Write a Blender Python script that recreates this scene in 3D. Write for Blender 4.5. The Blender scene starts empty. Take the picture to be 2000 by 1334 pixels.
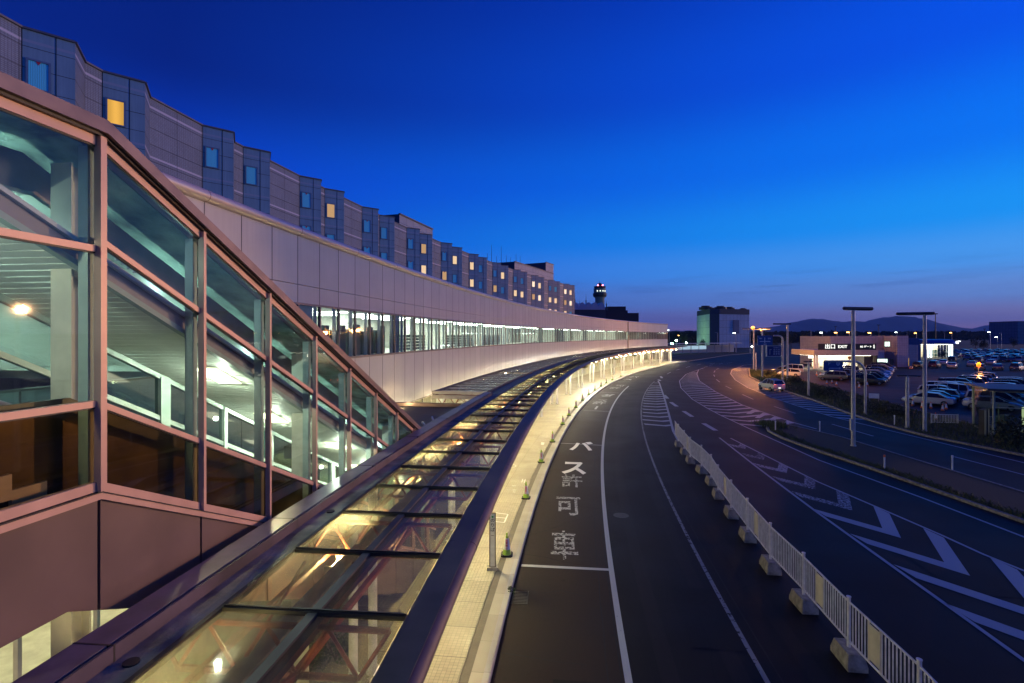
import bpy, math, random
from math import sin, cos, pi, radians, hypot, atan2, sqrt
from mathutils import Vector, Matrix
random.seed(7)
SC = bpy.context.scene
COL = SC.collection
# ------------------------------------------------------------------ camera
H = 7.8; F = 1000.0; Y0 = 656.4           # eye height, focal length and horizon in photo pixels
cd = bpy.data.cameras.new('camera'); cam = bpy.data.objects.new('camera', cd); COL.objects.link(cam)
cam.location = (0, 0, H); cam.rotation_euler = (pi/2, 0, 0)
cd.lens = 18; cd.sensor_width = 36; cd.shift_y = -10.6/2000; cd.clip_start = .1; cd.clip_end = 40000
SC.camera = cam
# ------------------------------------------------------------------ world: dusk sky
W = bpy.data.worlds.new('World'); SC.world = W; W.use_nodes = True
nt = W.node_tree; nt.nodes.clear()
def wn(t, **k):
    n = nt.nodes.new(t)
    for a, b in k.items(): setattr(n, a, b)
    return n
L = nt.links.new
out = wn('ShaderNodeOutputWorld'); bg = wn('ShaderNodeBackground'); L(bg.outputs[0], out.inputs[0])
tc = wn('ShaderNodeTexCoord'); sp = wn('ShaderNodeSeparateXYZ'); L(tc.outputs['Generated'], sp.inputs[0])
def wm(op, a, b=None, clamp=False):
    n = wn('ShaderNodeMath', operation=op, use_clamp=clamp)
    for i, v in enumerate((a, b)):
        if v is None: continue
        if isinstance(v, (int, float)): n.inputs[i].default_value = v
        else: L(v, n.inputs[i])
    return n.outputs[0]
hx = wm('DIVIDE', sp.outputs[0], wm('SQRT', wm('ADD', wm('ADD', wm('MULTIPLY', sp.outputs[0], sp.outputs[0]), wm('MULTIPLY', sp.outputs[1], sp.outputs[1])), 1e-6)))
zz = wm('MAXIMUM', sp.outputs[2], 0.0)
def ramp(stops):
    r = wn('ShaderNodeValToRGB'); L(zz, r.inputs[0]); e = r.color_ramp.elements
    r.color_ramp.interpolation = 'EASE'
    while len(e) < len(stops): e.new(.5)
    for i, (p, c) in enumerate(stops): e[i].position = p; e[i].color = (*c, 1)
    return r.outputs[0]
RR = ramp([(0, (.42,.23,.36)), (.03, (.24,.23,.50)), (.065, (.15,.31,.76)), (.12, (.07,.37,.98)), (.18, (.006,.32,1.0)), (.29, (0,.18,.95)), (.42, (0,.088,.84)), (.6, (0,.040,.56)), (1, (0,.012,.2))])
RL = ramp([(0, (.010,.07,.36)), (.06, (.002,.075,.52)), (.13, (.001,.085,.72)), (.25, (0,.048,.60)), (.42, (0,.015,.22)), (.6, (0,.011,.17)), (1, (0,.008,.11))])
fac = wm('MULTIPLY', wm('ADD', hx, .55), 0.80, True)
mx = wn('ShaderNodeMixRGB'); L(fac, mx.inputs[0]); L(RL, mx.inputs[1]); L(RR, mx.inputs[2])
# thin streaks of cloud low over the mountains
mp = wn('ShaderNodeMapping'); mp.inputs['Scale'].default_value = (3, 3, 46); L(tc.outputs['Generated'], mp.inputs[0])
nz = wn('ShaderNodeTexNoise'); nz.inputs['Scale'].default_value = 2.2; nz.inputs['Detail'].default_value = 6; L(mp.outputs[0], nz.inputs[0])
band = wm('MULTIPLY', wm('SUBTRACT', 1.0, wm('ABSOLUTE', wm('MULTIPLY', wm('SUBTRACT', sp.outputs[2], .085), 22.0)), True), wm('MULTIPLY', wm('SUBTRACT', nz.outputs[0], .5), 3.2, True), True)
mc = wn('ShaderNodeMixRGB'); L(wm('MULTIPLY', band, .55), mc.inputs[0]); L(mx.outputs[0], mc.inputs[1]); mc.inputs[2].default_value = (.03, .075, .33, 1)
sky = wn('ShaderNodeTexSky', sky_type='NISHITA'); sky.sun_disc = False
SUN_EL, SUN_AZ = radians(2), atan2(.97, .243)
sky.sun_elevation = radians(-3); sky.sun_rotation = SUN_AZ
ad = wn('ShaderNodeMixRGB', blend_type='ADD'); ad.inputs[0].default_value = .015
L(mc.outputs[0], ad.inputs[1]); L(sky.outputs[0], ad.inputs[2])
L(ad.outputs[0], bg.inputs[0]); bg.inputs[1].default_value = 1.0
# afterglow of the set sun, from beyond the car park on the right
sd = bpy.data.lights.new('sun', 'SUN'); so = bpy.data.objects.new('sun', sd); COL.objects.link(so)
sd.energy = 2.2; sd.angle = radians(14); sd.color = (1, .67, .58)
so.rotation_euler = Vector((-.97*cos(SUN_EL), -.243*cos(SUN_EL), -sin(SUN_EL))).to_track_quat('-Z', 'Y').to_euler()
SC.view_settings.view_transform = 'Standard'; SC.view_settings.look = 'None'
SC.view_settings.exposure = 0; SC.view_settings.gamma = 1
SC.cycles.use_denoising = True; SC.cycles.max_bounces = 7; SC.cycles.transparent_max_bounces = 24
SC.cycles.diffuse_bounces = 3; SC.cycles.glossy_bounces = 3; SC.cycles.sample_clamp_indirect = 4
SC.cycles.caustics_reflective = False; SC.cycles.caustics_refractive = False

# ------------------------------------------------------------------ geometry of the place
CX, CY = 317.5, -24.3                       # centre of the curve of road, canopy, terminal and hotel
def P(phi, R, z=0): return Vector((CX - R*cos(phi), CY + R*sin(phi), z))
def at(x, y, z=0):                          # point of height z seen at photo pixel x, y
    t = (H - z)/(y - Y0); return Vector(((x - 1000)*t, F*t, z))
def hit(x, R):                              # where pixel column x meets the cylinder of radius R
    ax = (x - 1000)/F; A = ax*ax + 1; B = -2*(ax*CX + CY); c = CX*CX + CY*CY - R*R
    t = (-B + sqrt(B*B - 4*A*c))/2/A
    return atan2(t - CY, CX - ax*t), t/F
def zat(y, t): return H + (Y0 - y)*t
def rot(phi): return pi/2 - phi - pi/2       # local x = outward to the road, y = along the curve
# ------------------------------------------------------------------ mesh builder
class MB:
    def __init__(s): s.v = []; s.f = []; s.uv = []; s.hasuv = False; s.m = []; s.cur = 0
    def face(s, pts, uv=None):
        i = len(s.v); s.v += [tuple(p) for p in pts]; s.f.append(tuple(range(i, i+len(pts)))); s.m.append(s.cur)
        s.uv.append(uv if uv else [(0, 0)]*len(pts))
        if uv: s.hasuv = True
        return s
    def add(s, vs, fs):
        i = len(s.v); s.v += [tuple(p) for p in vs]
        for f in fs: s.f.append(tuple(i+k for k in f)); s.uv.append([(0, 0)]*len(f)); s.m.append(s.cur)
        return s
    def box(s, c, d, rz=0, M=None):
        x, y, z = d[0]/2, d[1]/2, d[2]/2
        vs = [Vector((a*x, b*y, e*z)) for a in (-1, 1) for b in (-1, 1) for e in (-1, 1)]
        if M is None: M = Matrix.Rotation(rz, 3, 'Z')
        vs = [M @ v + Vector(c) for v in vs]
        return s.add(vs, [(0,1,3,2), (4,6,7,5), (0,4,5,1), (2,3,7,6), (0,2,6,4), (1,5,7,3)])
    def beam(s, a, b, w, h, up=(0, 0, 1)):
        a, b = Vector(a), Vector(b); y = (b-a); Ln = y.length
        if Ln < 1e-6: return s
        y /= Ln; x = y.cross(Vector(up)); x = x.normalized() if x.length > 1e-5 else Vector((1, 0, 0)); z = x.cross(y)
        M = Matrix((x, y, z)).transposed()
        return s.box((a+b)/2, (w, Ln, h), M=M)
    def tube(s, pts, r, n=8, cap=True):
        pts = [Vector(p) for p in pts]; rs = r if isinstance(r, (list, tuple)) else [r]*len(pts)
        rings = []; prev = None
        for i, p in enumerate(pts):
            d = (pts[min(i+1, len(pts)-1)] - pts[max(i-1, 0)])
            d = d.normalized() if d.length > 1e-9 else Vector((0, 0, 1))
            if prev is None:
                a = Vector((0, 0, 1)) if abs(d.z) < .9 else Vector((1, 0, 0)); x = d.cross(a).normalized()
            else: x = (prev - d*prev.dot(d)).normalized()
            prev = x; y = d.cross(x)
            rings.append([p + rs[i]*(cos(2*pi*k/n)*x + sin(2*pi*k/n)*y) for k in range(n)])
        vs = [v for ring in rings for v in ring]; fs = []
        for i in range(len(rings)-1):
            for k in range(n): fs.append((i*n+k, i*n+(k+1) % n, (i+1)*n+(k+1) % n, (i+1)*n+k))
        if cap: fs += [tuple(range(n))[::-1], tuple((len(rings)-1)*n+k for k in range(n))]
        return s.add(vs, fs)
    def cyl(s, c, r, h, n=12, r2=None): return s.tube([Vector(c), Vector(c)+Vector((0, 0, h))], [r, r if r2 is None else r2], n)
    def prism(s, poly, z0, z1):
        n = len(poly); vs = [(p[0], p[1], z0) for p in poly] + [(p[0], p[1], z1) for p in poly]
        fs = [tuple(range(n))[::-1], tuple(range(n, 2*n))] + [(k, (k+1) % n, n+(k+1) % n, n+k) for k in range(n)]
        return s.add(vs, fs)
    def sweep(s, prof, f0, f1, step=.0049, closed=True, uv=False):   # profile [(R, z)] carried along the curve
        n = max(1, int(round((f1-f0)/step))); m = len(prof); Rm = prof[0][0]
        cum = [0]
        for i in range(m): a, b = prof[i], prof[(i+1) % m]; cum.append(cum[-1]+hypot(a[0]-b[0], a[1]-b[1]))
        for i in range(n):
            a, b = f0+(f1-f0)*i/n, f0+(f1-f0)*(i+1)/n
            for k in range(m if closed else m-1):
                p, q = prof[k], prof[(k+1) % m]
                s.face([P(a, *p), P(b, *p), P(b, *q), P(a, *q)], [(a*Rm, cum[k]), (b*Rm, cum[k]), (b*Rm, cum[k+1]), (a*Rm, cum[k+1])] if uv else None)
        if closed and m > 2:
            s.face([P(f0, *p) for p in prof]); s.face([P(f1, *p) for p in prof][::-1])
        return s
    def sheet(s, left, right, z):          # strip between two polylines of equal length
        for i in range(len(left)-1):
            s.face([(left[i][0], left[i][1], z), (right[i][0], right[i][1], z), (right[i+1][0], right[i+1][1], z), (left[i+1][0], left[i+1][1], z)])
        return s
    def line(s, pts, w, z, dash=None):
        pts = [Vector((p[0], p[1])) for p in pts]; pos = 0
        for a, b in zip(pts, pts[1:]):
            d = b-a; Ln = d.length; d /= max(Ln, 1e-6); n = Vector((-d.y, d.x))*w/2
            segs = [(0, Ln)]
            for u, v in segs: s.face([(*(a+d*u-n), z), (*(a+d*v-n), z), (*(a+d*v+n), z), (*(a+d*u+n), z)])
        return s
    def build(s, name, mat, parent=None, smooth=False, merge=True):
        me = bpy.data.meshes.new(name); me.from_pydata(s.v, [], s.f)
        if s.hasuv:
            uvl = me.uv_layers.new(name='UVMap'); k = 0
            for u in s.uv:
                for c in u: uvl.data[k].uv = c; k += 1
        mats = mat if isinstance(mat, (list, tuple)) else [mat]
        for m_ in mats: me.materials.append(m_)
        if len(mats) > 1: me.polygons.foreach_set('material_index', s.m)
        if smooth or not s.hasuv:
            import bmesh
            bm = bmesh.new(); bm.from_mesh(me)
            bmesh.ops.remove_doubles(bm, verts=bm.verts, dist=1e-5)
            if not s.hasuv and merge: bmesh.ops.recalc_face_normals(bm, faces=bm.faces)
            bm.to_mesh(me); bm.free()
        if smooth:
            for p in me.polygons: p.use_smooth = True
            try: me.set_sharp_from_angle(angle=radians(38))
            except Exception: pass
        o = bpy.data.objects.new(name, me); COL.objects.link(o)
        if parent: o.parent = parent
        return o
def tag(o, label=None, cat=None, group=None, kind=None):
    if label: o['label'] = label
    if cat: o['category'] = cat
    if group: o['group'] = group
    if kind: o['kind'] = kind
    return o
def empty(name, loc=(0, 0, 0), rz=0):
    o = bpy.data.objects.new(name, None); COL.objects.link(o); o.location = loc; o.rotation_euler = (0, 0, rz); o.empty_display_size = .2; return o
def copy_tree(o, parent=None):
    c = o.copy(); COL.objects.link(c); c.parent = parent
    for ch in [x for x in o.children]: copy_tree(ch, c)
    return c
ORD = ['first', 'second', 'third', 'fourth', 'fifth', 'sixth', 'seventh', 'eighth', 'ninth', 'tenth', 'eleventh', 'twelfth', 'thirteenth', 'fourteenth', 'fifteenth', 'sixteenth', 'seventeenth', 'eighteenth', 'nineteenth', 'twentieth', 'twenty-first', 'twenty-second', 'twenty-third', 'twenty-fourth', 'twenty-fifth', 'twenty-sixth', 'twenty-seventh', 'twenty-eighth', 'twenty-ninth', 'thirtieth']+['thirty-'+q for q in ('first', 'second', 'third', 'fourth', 'fifth', 'sixth', 'seventh', 'eighth', 'ninth')]
def text_mesh(name, txt, size, mat, M, parent=None, sx=1, ext=.004, align='CENTER', wear=False, bold=.012):
    cu = bpy.data.curves.new(name, 'FONT'); cu.body = txt; cu.size = size; cu.align_x = align; cu.align_y = 'CENTER'; cu.extrude = ext; cu.resolution_u = 2; cu.offset = size*bold
    t = bpy.data.objects.new(name, cu); COL.objects.link(t); bpy.context.view_layer.update()
    dg = bpy.context.evaluated_depsgraph_get(); me = bpy.data.meshes.new_from_object(t.evaluated_get(dg))
    bpy.data.objects.remove(t); me.name = name; me.materials.clear(); me.materials.append(mat)
    o = bpy.data.objects.new(name, me); COL.objects.link(o)
    for v in me.vertices: v.co = M @ Vector((v.co.x*sx, v.co.y, v.co.z))
    if parent: o.parent = parent
    return o
# ------------------------------------------------------------------ materials
class NB:
    def __init__(s, name):
        s.mat = bpy.data.materials.new(name); s.mat.use_nodes = True; s.t = s.mat.node_tree; s.t.nodes.clear()
        s.out = s.n('ShaderNodeOutputMaterial')
    def n(s, t, **k):
        n = s.t.nodes.new(t)
        for a, b in k.items(): setattr(n, a, b)
        return n
    def l(s, a, b): s.t.links.new(a, b)
    def m(s, op, a, b=None, clamp=False):
        n = s.n('ShaderNodeMath', operation=op, use_clamp=clamp)
        for i, v in enumerate((a, b)):
            if v is None: continue
            if isinstance(v, (int, float)): n.inputs[i].default_value = v
            else: s.l(v, n.inputs[i])
        return n.outputs[0]
    def noise(s, scale, detail=4, vec=None, rough=.5):
        n = s.n('ShaderNodeTexNoise'); n.inputs['Scale'].default_value = scale; n.inputs['Detail'].default_value = detail; n.inputs['Roughness'].default_value = rough
        if vec is None: vec = s.n('ShaderNodeTexCoord').outputs['Object']
        s.l(vec, n.inputs[0]); return n.outputs[0]
    def mix(s, f, a, b, mode='MIX'):
        n = s.n('ShaderNodeMixRGB', blend_type=mode)
        for i, v in enumerate((f, a, b)):
            if isinstance(v, (int, float)): n.inputs[i].default_value = v
            elif isinstance(v, tuple): n.inputs[i].default_value = (*v[:3], 1)
            else: s.l(v, n.inputs[i])
        return n.outputs[0]
def PM(name, col, rough=.6, metal=0, var=.15, scale=3, bump=0, bscale=20, em=None, es=0, spec=.5, col2=None):
    b = NB(name); p = b.n('ShaderNodeBsdfPrincipled'); b.l(p.outputs[0], b.out.inputs[0])
    nz = b.noise(scale, 5)
    c2 = col2 if col2 else tuple(c*(1-var*1.6) for c in col)
    f = b.m('MULTIPLY', b.m('SUBTRACT', nz, .32), 2.6, True)
    b.l(b.mix(f, c2, tuple(min(1, c*(1+var*.3)) for c in col)), p.inputs['Base Color'])
    p.inputs['Metallic'].default_value = metal; p.inputs['Specular IOR Level'].default_value = spec
    b.l(b.m('ADD', b.m('MULTIPLY', nz, .2), rough-.1, True), p.inputs['Roughness'])
    if bump:
        bp = b.n('ShaderNodeBump'); bp.inputs['Strength'].default_value = bump; bp.inputs['Distance'].default_value = .02
        b.l(b.noise(bscale, 6), bp.inputs['Height']); b.l(bp.outputs[0], p.inputs['Normal'])
    if em: p.inputs['Emission Color'].default_value = (*em, 1); p.inputs['Emission Strength'].default_value = es
    return b.mat
def EM(name, col, s):
    b = NB(name); e = b.n('ShaderNodeEmission'); e.inputs[0].default_value = (*col, 1); e.inputs[1].default_value = s; b.l(e.outputs[0], b.out.inputs[0]); return b.mat
def GL(name, tint, rough=.02, base=.05, dirt=0, dcol=(.5, .5, .45), gz=.75):
    b = NB(name); tr = b.n('ShaderNodeBsdfTransparent'); tr.inputs[0].default_value = (*tint, 1)
    g = b.n('ShaderNodeBsdfGlossy'); g.inputs['Roughness'].default_value = rough; g.inputs[0].default_value = (1, 1, 1, 1)
    lw = b.n('ShaderNodeLayerWeight'); lw.inputs[0].default_value = .5
    f = b.m('ADD', b.m('MULTIPLY', b.m('POWER', lw.outputs['Facing'], 4.0), gz), base, True)
    mxs = b.n('ShaderNodeMixShader'); b.l(f, mxs.inputs[0]); b.l(tr.outputs[0], mxs.inputs[1]); b.l(g.outputs[0], mxs.inputs[2])
    res = mxs.outputs[0]
    if dirt:
        d0 = b.n('ShaderNodeBsdfDiffuse'); d0.inputs[0].default_value = (*dcol, 1); d1 = b.n('ShaderNodeBsdfTranslucent'); d1.inputs[0].default_value = (.8, .78, .66, 1); d = b.n('ShaderNodeMixShader'); d.inputs[0].default_value = .6; b.l(d0.outputs[0], d.inputs[1]); b.l(d1.outputs[0], d.inputs[2])
        m2 = b.n('ShaderNodeMixShader'); b.l(b.m('MULTIPLY', b.m('SUBTRACT', b.noise(1.3, 6), .25), dirt*2.2, True), m2.inputs[0]); b.l(res, m2.inputs[1]); b.l(d.outputs[0], m2.inputs[2]); res = m2.outputs[0]
    b.l(res, b.out.inputs[0]); return b.mat
def PANEL(name, col, du, vs, w=.012, rough=.4, metal=0, off=0, strip=None, jcol=(.02, .015, .02), fine=None, var=.1, streak=.15, spec=.5):
    """cladding from UVs in metres: vertical joints every du, horizontal joints at the heights vs (or every vs metres)."""
    b = NB(name); p = b.n('ShaderNodeBsdfPrincipled'); b.l(p.outputs[0], b.out.inputs[0])
    uv = b.n('ShaderNodeUVMap'); sp_ = b.n('ShaderNodeSeparateXYZ'); b.l(uv.outputs[0], sp_.inputs[0]); u, v = sp_.outputs[0], sp_.outputs[1]
    def every(x, d, o=0):
        fr = b.m('FRACT', b.m('DIVIDE', b.m('ADD', x, -o), d)); return b.m('GREATER_THAN', b.m('ABSOLUTE', b.m('SUBTRACT', fr, .5)), .5 - w/d/2)
    masks = []
    if du: masks.append(every(u, du, off))
    if isinstance(vs, (int, float)): masks.append(every(v, vs))
    else:
        for h_ in vs: masks.append(b.m('LESS_THAN', b.m('ABSOLUTE', b.m('SUBTRACT', v, h_)), w*.6))
    mk = masks[0] if masks else None
    for q in masks[1:]: mk = b.m('MAXIMUM', mk, q)
    nz = b.noise(.7, 4, uv.outputs[0]); pn = None
    # panels differ slightly from each other
    if du:
        cb = b.n('ShaderNodeCombineXYZ'); b.l(b.m('FLOOR', b.m('DIVIDE', b.m('ADD', u, -off), du)), cb.inputs[0])
        if isinstance(vs, (int, float)): b.l(b.m('FLOOR', b.m('DIVIDE', v, vs)), cb.inputs[1])
        wnn = b.n('ShaderNodeTexWhiteNoise', noise_dimensions='3D'); b.l(cb.outputs[0], wnn.inputs[0]); pn = wnn.outputs[0]
    mp_ = b.n('ShaderNodeMapping'); mp_.inputs['Scale'].default_value = (9, .35, 1); b.l(uv.outputs[0], mp_.inputs[0]); st = b.noise(1.0, 5, mp_.outputs[0])
    f = b.m('ADD', b.m('MULTIPLY', b.m('SUBTRACT', nz, .5), var*3), b.m('MULTIPLY', b.m('SUBTRACT', st, .5), streak*3))
    if pn: f = b.m('ADD', f, b.m('MULTIPLY', b.m('SUBTRACT', pn, .5), var))
    g = b.n('ShaderNodeCombineXYZ'); fv = b.m('ADD', f, 1.0)
    for i in range(3): b.l(fv, g.inputs[i])
    c = b.mix(1.0, col, g.outputs[0], 'MULTIPLY')
    hgt = None
    if fine:
        br = b.n('ShaderNodeTexBrick'); br.offset = 0; br.inputs['Scale'].default_value = 1; br.inputs['Brick Width'].default_value = fine; br.inputs['Row Height'].default_value = fine*.6; br.inputs['Mortar Size'].default_value = fine*.07
        br.inputs['Color1'].default_value = (1, 1, 1, 1); br.inputs['Color2'].default_value = (.86, .86, .88, 1); br.inputs['Mortar'].default_value = (.38, .36, .42, 1); b.l(uv.outputs[0], br.inputs[0]); c = b.mix(1.0, c, br.outputs[0], 'MULTIPLY')
    if strip:
        pr, o_, hh, sc = strip; fr = b.m('FRACT', b.m('DIVIDE', b.m('ADD', v, -o_), pr)); c = b.mix(b.m('LESS_THAN', fr, hh/pr), c, sc)
    if mk: c = b.mix(mk, c, jcol)
    b.l(c, p.inputs['Base Color']); b.l(b.m('ADD', b.m('MULTIPLY', st, .25), rough-.12, True), p.inputs['Roughness']); p.inputs['Metallic'].default_value = metal; p.inputs['Specular IOR Level'].default_value = spec
    if mk:
        bp = b.n('ShaderNodeBump', invert=True); bp.inputs['Distance'].default_value = .02; b.l(mk, bp.inputs['Height']); b.l(bp.outputs[0], p.inputs['Normal'])
    return b.mat
M = {}
def asphalt(name, col, crack=.0):
    b = NB(name); p = b.n('ShaderNodeBsdfPrincipled'); b.l(p.outputs[0], b.out.inputs[0])
    g1 = b.noise(60, 3); g2 = b.noise(.35, 6); g3 = b.noise(4, 5)
    c = b.mix(b.m('MULTIPLY', b.m('SUBTRACT', g2, .35), 2.5, True), tuple(x*.6 for x in col), tuple(x*1.25 for x in col))
    c = b.mix(b.m('MULTIPLY', b.m('SUBTRACT', g1, .55), 3, True), c, tuple(x*2.2 for x in col))
    c = b.mix(b.m('MULTIPLY', b.m('SUBTRACT', g3, .6), 4, True), c, tuple(x*.5 for x in col))
    vo = b.n('ShaderNodeTexVoronoi', feature='DISTANCE_TO_EDGE'); vo.inputs['Scale'].default_value = .16
    nn = b.n('ShaderNodeTexNoise'); nn.inputs['Scale'].default_value = .9; nn.inputs['Detail'].default_value = 6
    tcx = b.n('ShaderNodeTexCoord'); b.l(tcx.outputs['Object'], nn.inputs[0]); b.l(b.mix(.35, tcx.outputs['Object'], nn.outputs[1], 'ADD'), vo.inputs[0])
    c = b.mix(b.m('MULTIPLY', b.m('LESS_THAN', vo.outputs[0], .0022), .8), c, tuple(x*.2 for x in col))
    b.l(c, p.inputs['Base Color']); b.l(b.m('ADD', b.m('MULTIPLY', g2, .3), .52), p.inputs['Roughness']); p.inputs['Specular IOR Level'].default_value = .18
    bp = b.n('ShaderNodeBump'); bp.inputs['Strength'].default_value = .5; bp.inputs['Distance'].default_value = .01; b.l(g1, bp.inputs['Height']); b.l(bp.outputs[0], p.inputs['Normal'])
    return b.mat
def paint(name, col, wear=.5, scale=5, extra=0):
    """road paint with worn patches where the asphalt shows through"""
    b = NB(name); p = b.n('ShaderNodeBsdfPrincipled'); p.inputs['Base Color'].default_value = (*col, 1); p.inputs['Roughness'].default_value = .6
    tcx = b.n('ShaderNodeTexCoord'); n1 = b.noise(scale, 8, None, .7); n2 = b.noise(.25, 3)
    th = b.m('ADD', b.m('MULTIPLY', n2, .3), .5 - .15 + (1-wear)*.28 - extra)
    hole = b.m('MULTIPLY', b.m('SUBTRACT', n1, th), 14, True)
    g = b.noise(90, 2); b.l(b.mix(b.m('MULTIPLY', b.m('SUBTRACT', g, .5), 2, True), col, tuple(x*.6 for x in col)), p.inputs['Base Color'])
    tr = b.n('ShaderNodeBsdfTransparent'); ms = b.n('ShaderNodeMixShader'); b.l(hole, ms.inputs[0]); b.l(p.outputs[0], ms.inputs[1]); b.l(tr.outputs[0], ms.inputs[2]); b.l(ms.outputs[0], b.out.inputs[0]); return b.mat
def tiles(name, col, size, grout, big=None):
    b = NB(name); p = b.n('ShaderNodeBsdfPrincipled'); b.l(p.outputs[0], b.out.inputs[0])
    uv = b.n('ShaderNodeUVMap'); br = b.n('ShaderNodeTexBrick'); br.offset = 0; br.inputs['Scale'].default_value = 1; br.inputs['Brick Width'].default_value = size; br.inputs['Row Height'].default_value = size; br.inputs['Mortar Size'].default_value = min(size*.05, .008); br.inputs['Mortar Smooth'].default_value = .1
    br.inputs['Color1'].default_value = (*col, 1); br.inputs['Color2'].default_value = (*[x*.82 for x in col], 1); br.inputs['Mortar'].default_value = (*grout, 1); b.l(uv.outputs[0], br.inputs[0])
    c = b.mix(b.m('MULTIPLY', b.m('SUBTRACT', b.noise(.5, 6), .45), 3, True), br.outputs[0], tuple(x*.55 for x in col)); 
    if big:
        b2 = b.n('ShaderNodeTexBrick'); b2.offset = 0; b2.inputs['Scale'].default_value = 1; b2.inputs['Brick Width'].default_value = big; b2.inputs['Row Height'].default_value = big; b2.inputs['Mortar Size'].default_value = .012
        b2.inputs['Color1'].default_value = (1, 1, 1, 1); b2.inputs['Color2'].default_value = (.8, .8, .8, 1); b2.inputs['Mortar'].default_value = (.35, .33, .3, 1); b.l(uv.outputs[0], b2.inputs[0]); c = b.mix(1.0, c, b2.outputs[0], 'MULTIPLY')
    b.l(c, p.inputs['Base Color']); b.l(b.m('ADD', b.m('MULTIPLY', b.noise(1.2, 4), .3), .3), p.inputs['Roughness'])
    bp = b.n('ShaderNodeBump', invert=True); bp.inputs['Distance'].default_value = .006; b.l(br.outputs[1], bp.inputs['Height']); b.l(bp.outputs[0], p.inputs['Normal'])
    return b.mat
M['asphalt'] = asphalt('asphalt', (.0058, .0047, .0043)); M['asphalt_bay'] = asphalt('bus_bay_asphalt', (.021, .0135, .0095)); M['asphalt_park'] = asphalt('parking_asphalt', (.017, .0115, .008))  # parking tone carries sodium light, bay tone the warm canopy light
M['paint'] = paint('white_road_paint', (.33, .35, .37), .42); M['paint_new'] = paint('fresh_white_paint', (.66, .66, .64), .05); M['paint_old'] = paint('worn_white_paint', (.32, .33, .33), .95, 9, .03)
M['paint_thin'] = paint('thin_worn_paint', (.20, .20, .20), .9, 7)
M['tile'] = tiles('pavement_tiles', (.37, .33, .23), .105, (.16, .14, .10), 1.26)
M['kerb'] = tiles('kerb_stone', (.36, .35, .33), 1.2, (.2, .19, .18))
M['drain'] = PM('drain_channel', (.14, .12, .09), .7, bump=.4)
M['conc'] = PM('concrete', (.30, .28, .24), .85, var=.35, scale=6, bump=.5, bscale=40)
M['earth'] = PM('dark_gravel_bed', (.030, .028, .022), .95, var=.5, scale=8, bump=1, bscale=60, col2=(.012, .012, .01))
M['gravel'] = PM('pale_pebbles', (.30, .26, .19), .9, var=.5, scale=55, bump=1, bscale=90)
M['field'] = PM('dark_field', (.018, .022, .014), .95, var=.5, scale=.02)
M['grassm'] = PM('grass_ground', (.030, .042, .014), .95, var=.5, scale=2, bump=1, bscale=30)
M['blade'] = PM('grass_blade', (.075, .10, .025), .7, var=.4, scale=1.5)
M['leaf'] = PM('leaf', (.055, .095, .022), .6, var=.4, scale=4); M['leafd'] = PM('dark_leaf', (.035, .05, .015), .7, var=.4, scale=.3)
M['trunk'] = PM('bark', (.08, .06, .04), .9, bump=.6)
M['wall'] = PANEL('mauve_metal_wall', (.36, .35, .33), 1.57, (), w=.042, rough=.42, var=.10, streak=.09, off=.63)
M['wallrail'] = PM('round_steel_coping', (.46, .42, .40), .36, metal=.4, var=.03)
M['wallframe'] = PM('bronze_window_frame', (.16, .13, .12), .45, metal=.3)
M['clad'] = PM('bronze_pink_cladding', (.17, .115, .10), .38, metal=.2, var=.18, scale=.8)
M['framep'] = PM('salmon_aluminium_frame', (.52, .32, .24), .42, metal=.1, var=.08)
M['cap'] = PM('dark_bronze_coping', (.17, .12, .12), .4, metal=.4, var=.2)
M['purp'] = PM('violet_painted_steel', (.085, .06, .08), .6, metal=0, var=.4, scale=1.3)
M['navy'] = PM('dark_blue_flashing', (.05, .048, .052), .55, metal=0, var=.5, scale=1.2)
M['felt'] = PM('weathered_roof_sheet', (.30, .26, .19), .8, var=.45, scale=1.7, bump=.3)
M['blk'] = PM('black_gasket_metal', (.016, .014, .014), .5, var=.2)
M['red'] = PM('red_truss_paint', (.32, .085, .05), .45, var=.3)
M['white'] = PM('white_paint', (.72, .72, .70), .5, var=.12); M['cream'] = PM('cream_steel', (.62, .58, .46), .45, var=.15)
M['fence'] = PM('white_fence_paint', (.70, .68, .64), .45, var=.2, scale=5)
M['pale'] = PM('pale_green_steel', (.34, .42, .37), .45, var=.12)
M['grey'] = PM('grey_steel', (.32, .31, .31), .5, var=.15); M['pole'] = PM('galvanised_pole', (.50, .48, .46), .5, metal=.2, var=.2, scale=2)
M['dark'] = PM('dark_plastic', (.03, .03, .03), .6); M['rubber'] = PM('rubber', (.012, .012, .012), .8)
M['insul'] = PM('sprayed_insulation', (.34, .52, .45), .95, var=.55, scale=1.4, bump=1, bscale=9)
M['ceil'] = PM('white_ceiling_slat', (.72, .76, .66), .6, var=.06)
M['dpan'] = PM('dark_bronze_panel', (.06, .045, .022), .35, metal=.3, var=.3)
M['floor'] = PM('pale_floor', (.66, .66, .58), .4)
M['room'] = PM('white_room_wall', (.66, .68, .62), .7, var=.06); M['roomd'] = PM('teal_grey_fitting', (.05, .08, .09), .5)
M['glass'] = GL('clear_glass', (.74, .84, .80), .02, .05, .05, (.3, .34, .32)); M['glassw'] = GL('lobby_glass', (.90, .94, .92), .03, .05, gz=.35); M['glassc'] = GL('canopy_wired_glass', (.80, .79, .68), .05, .02, .30, (.40, .36, .26), gz=.22); M['glassf'] = GL('frosted_canopy_glass', (.40, .39, .34), .2, .08, .42, (.32, .29, .25))
M['glasst'] = GL('teal_glass', (.30, .45, .45), .02, .08); M['glassd'] = GL('dark_bronze_glass', (.62, .52, .34), .03, .06)
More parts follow.
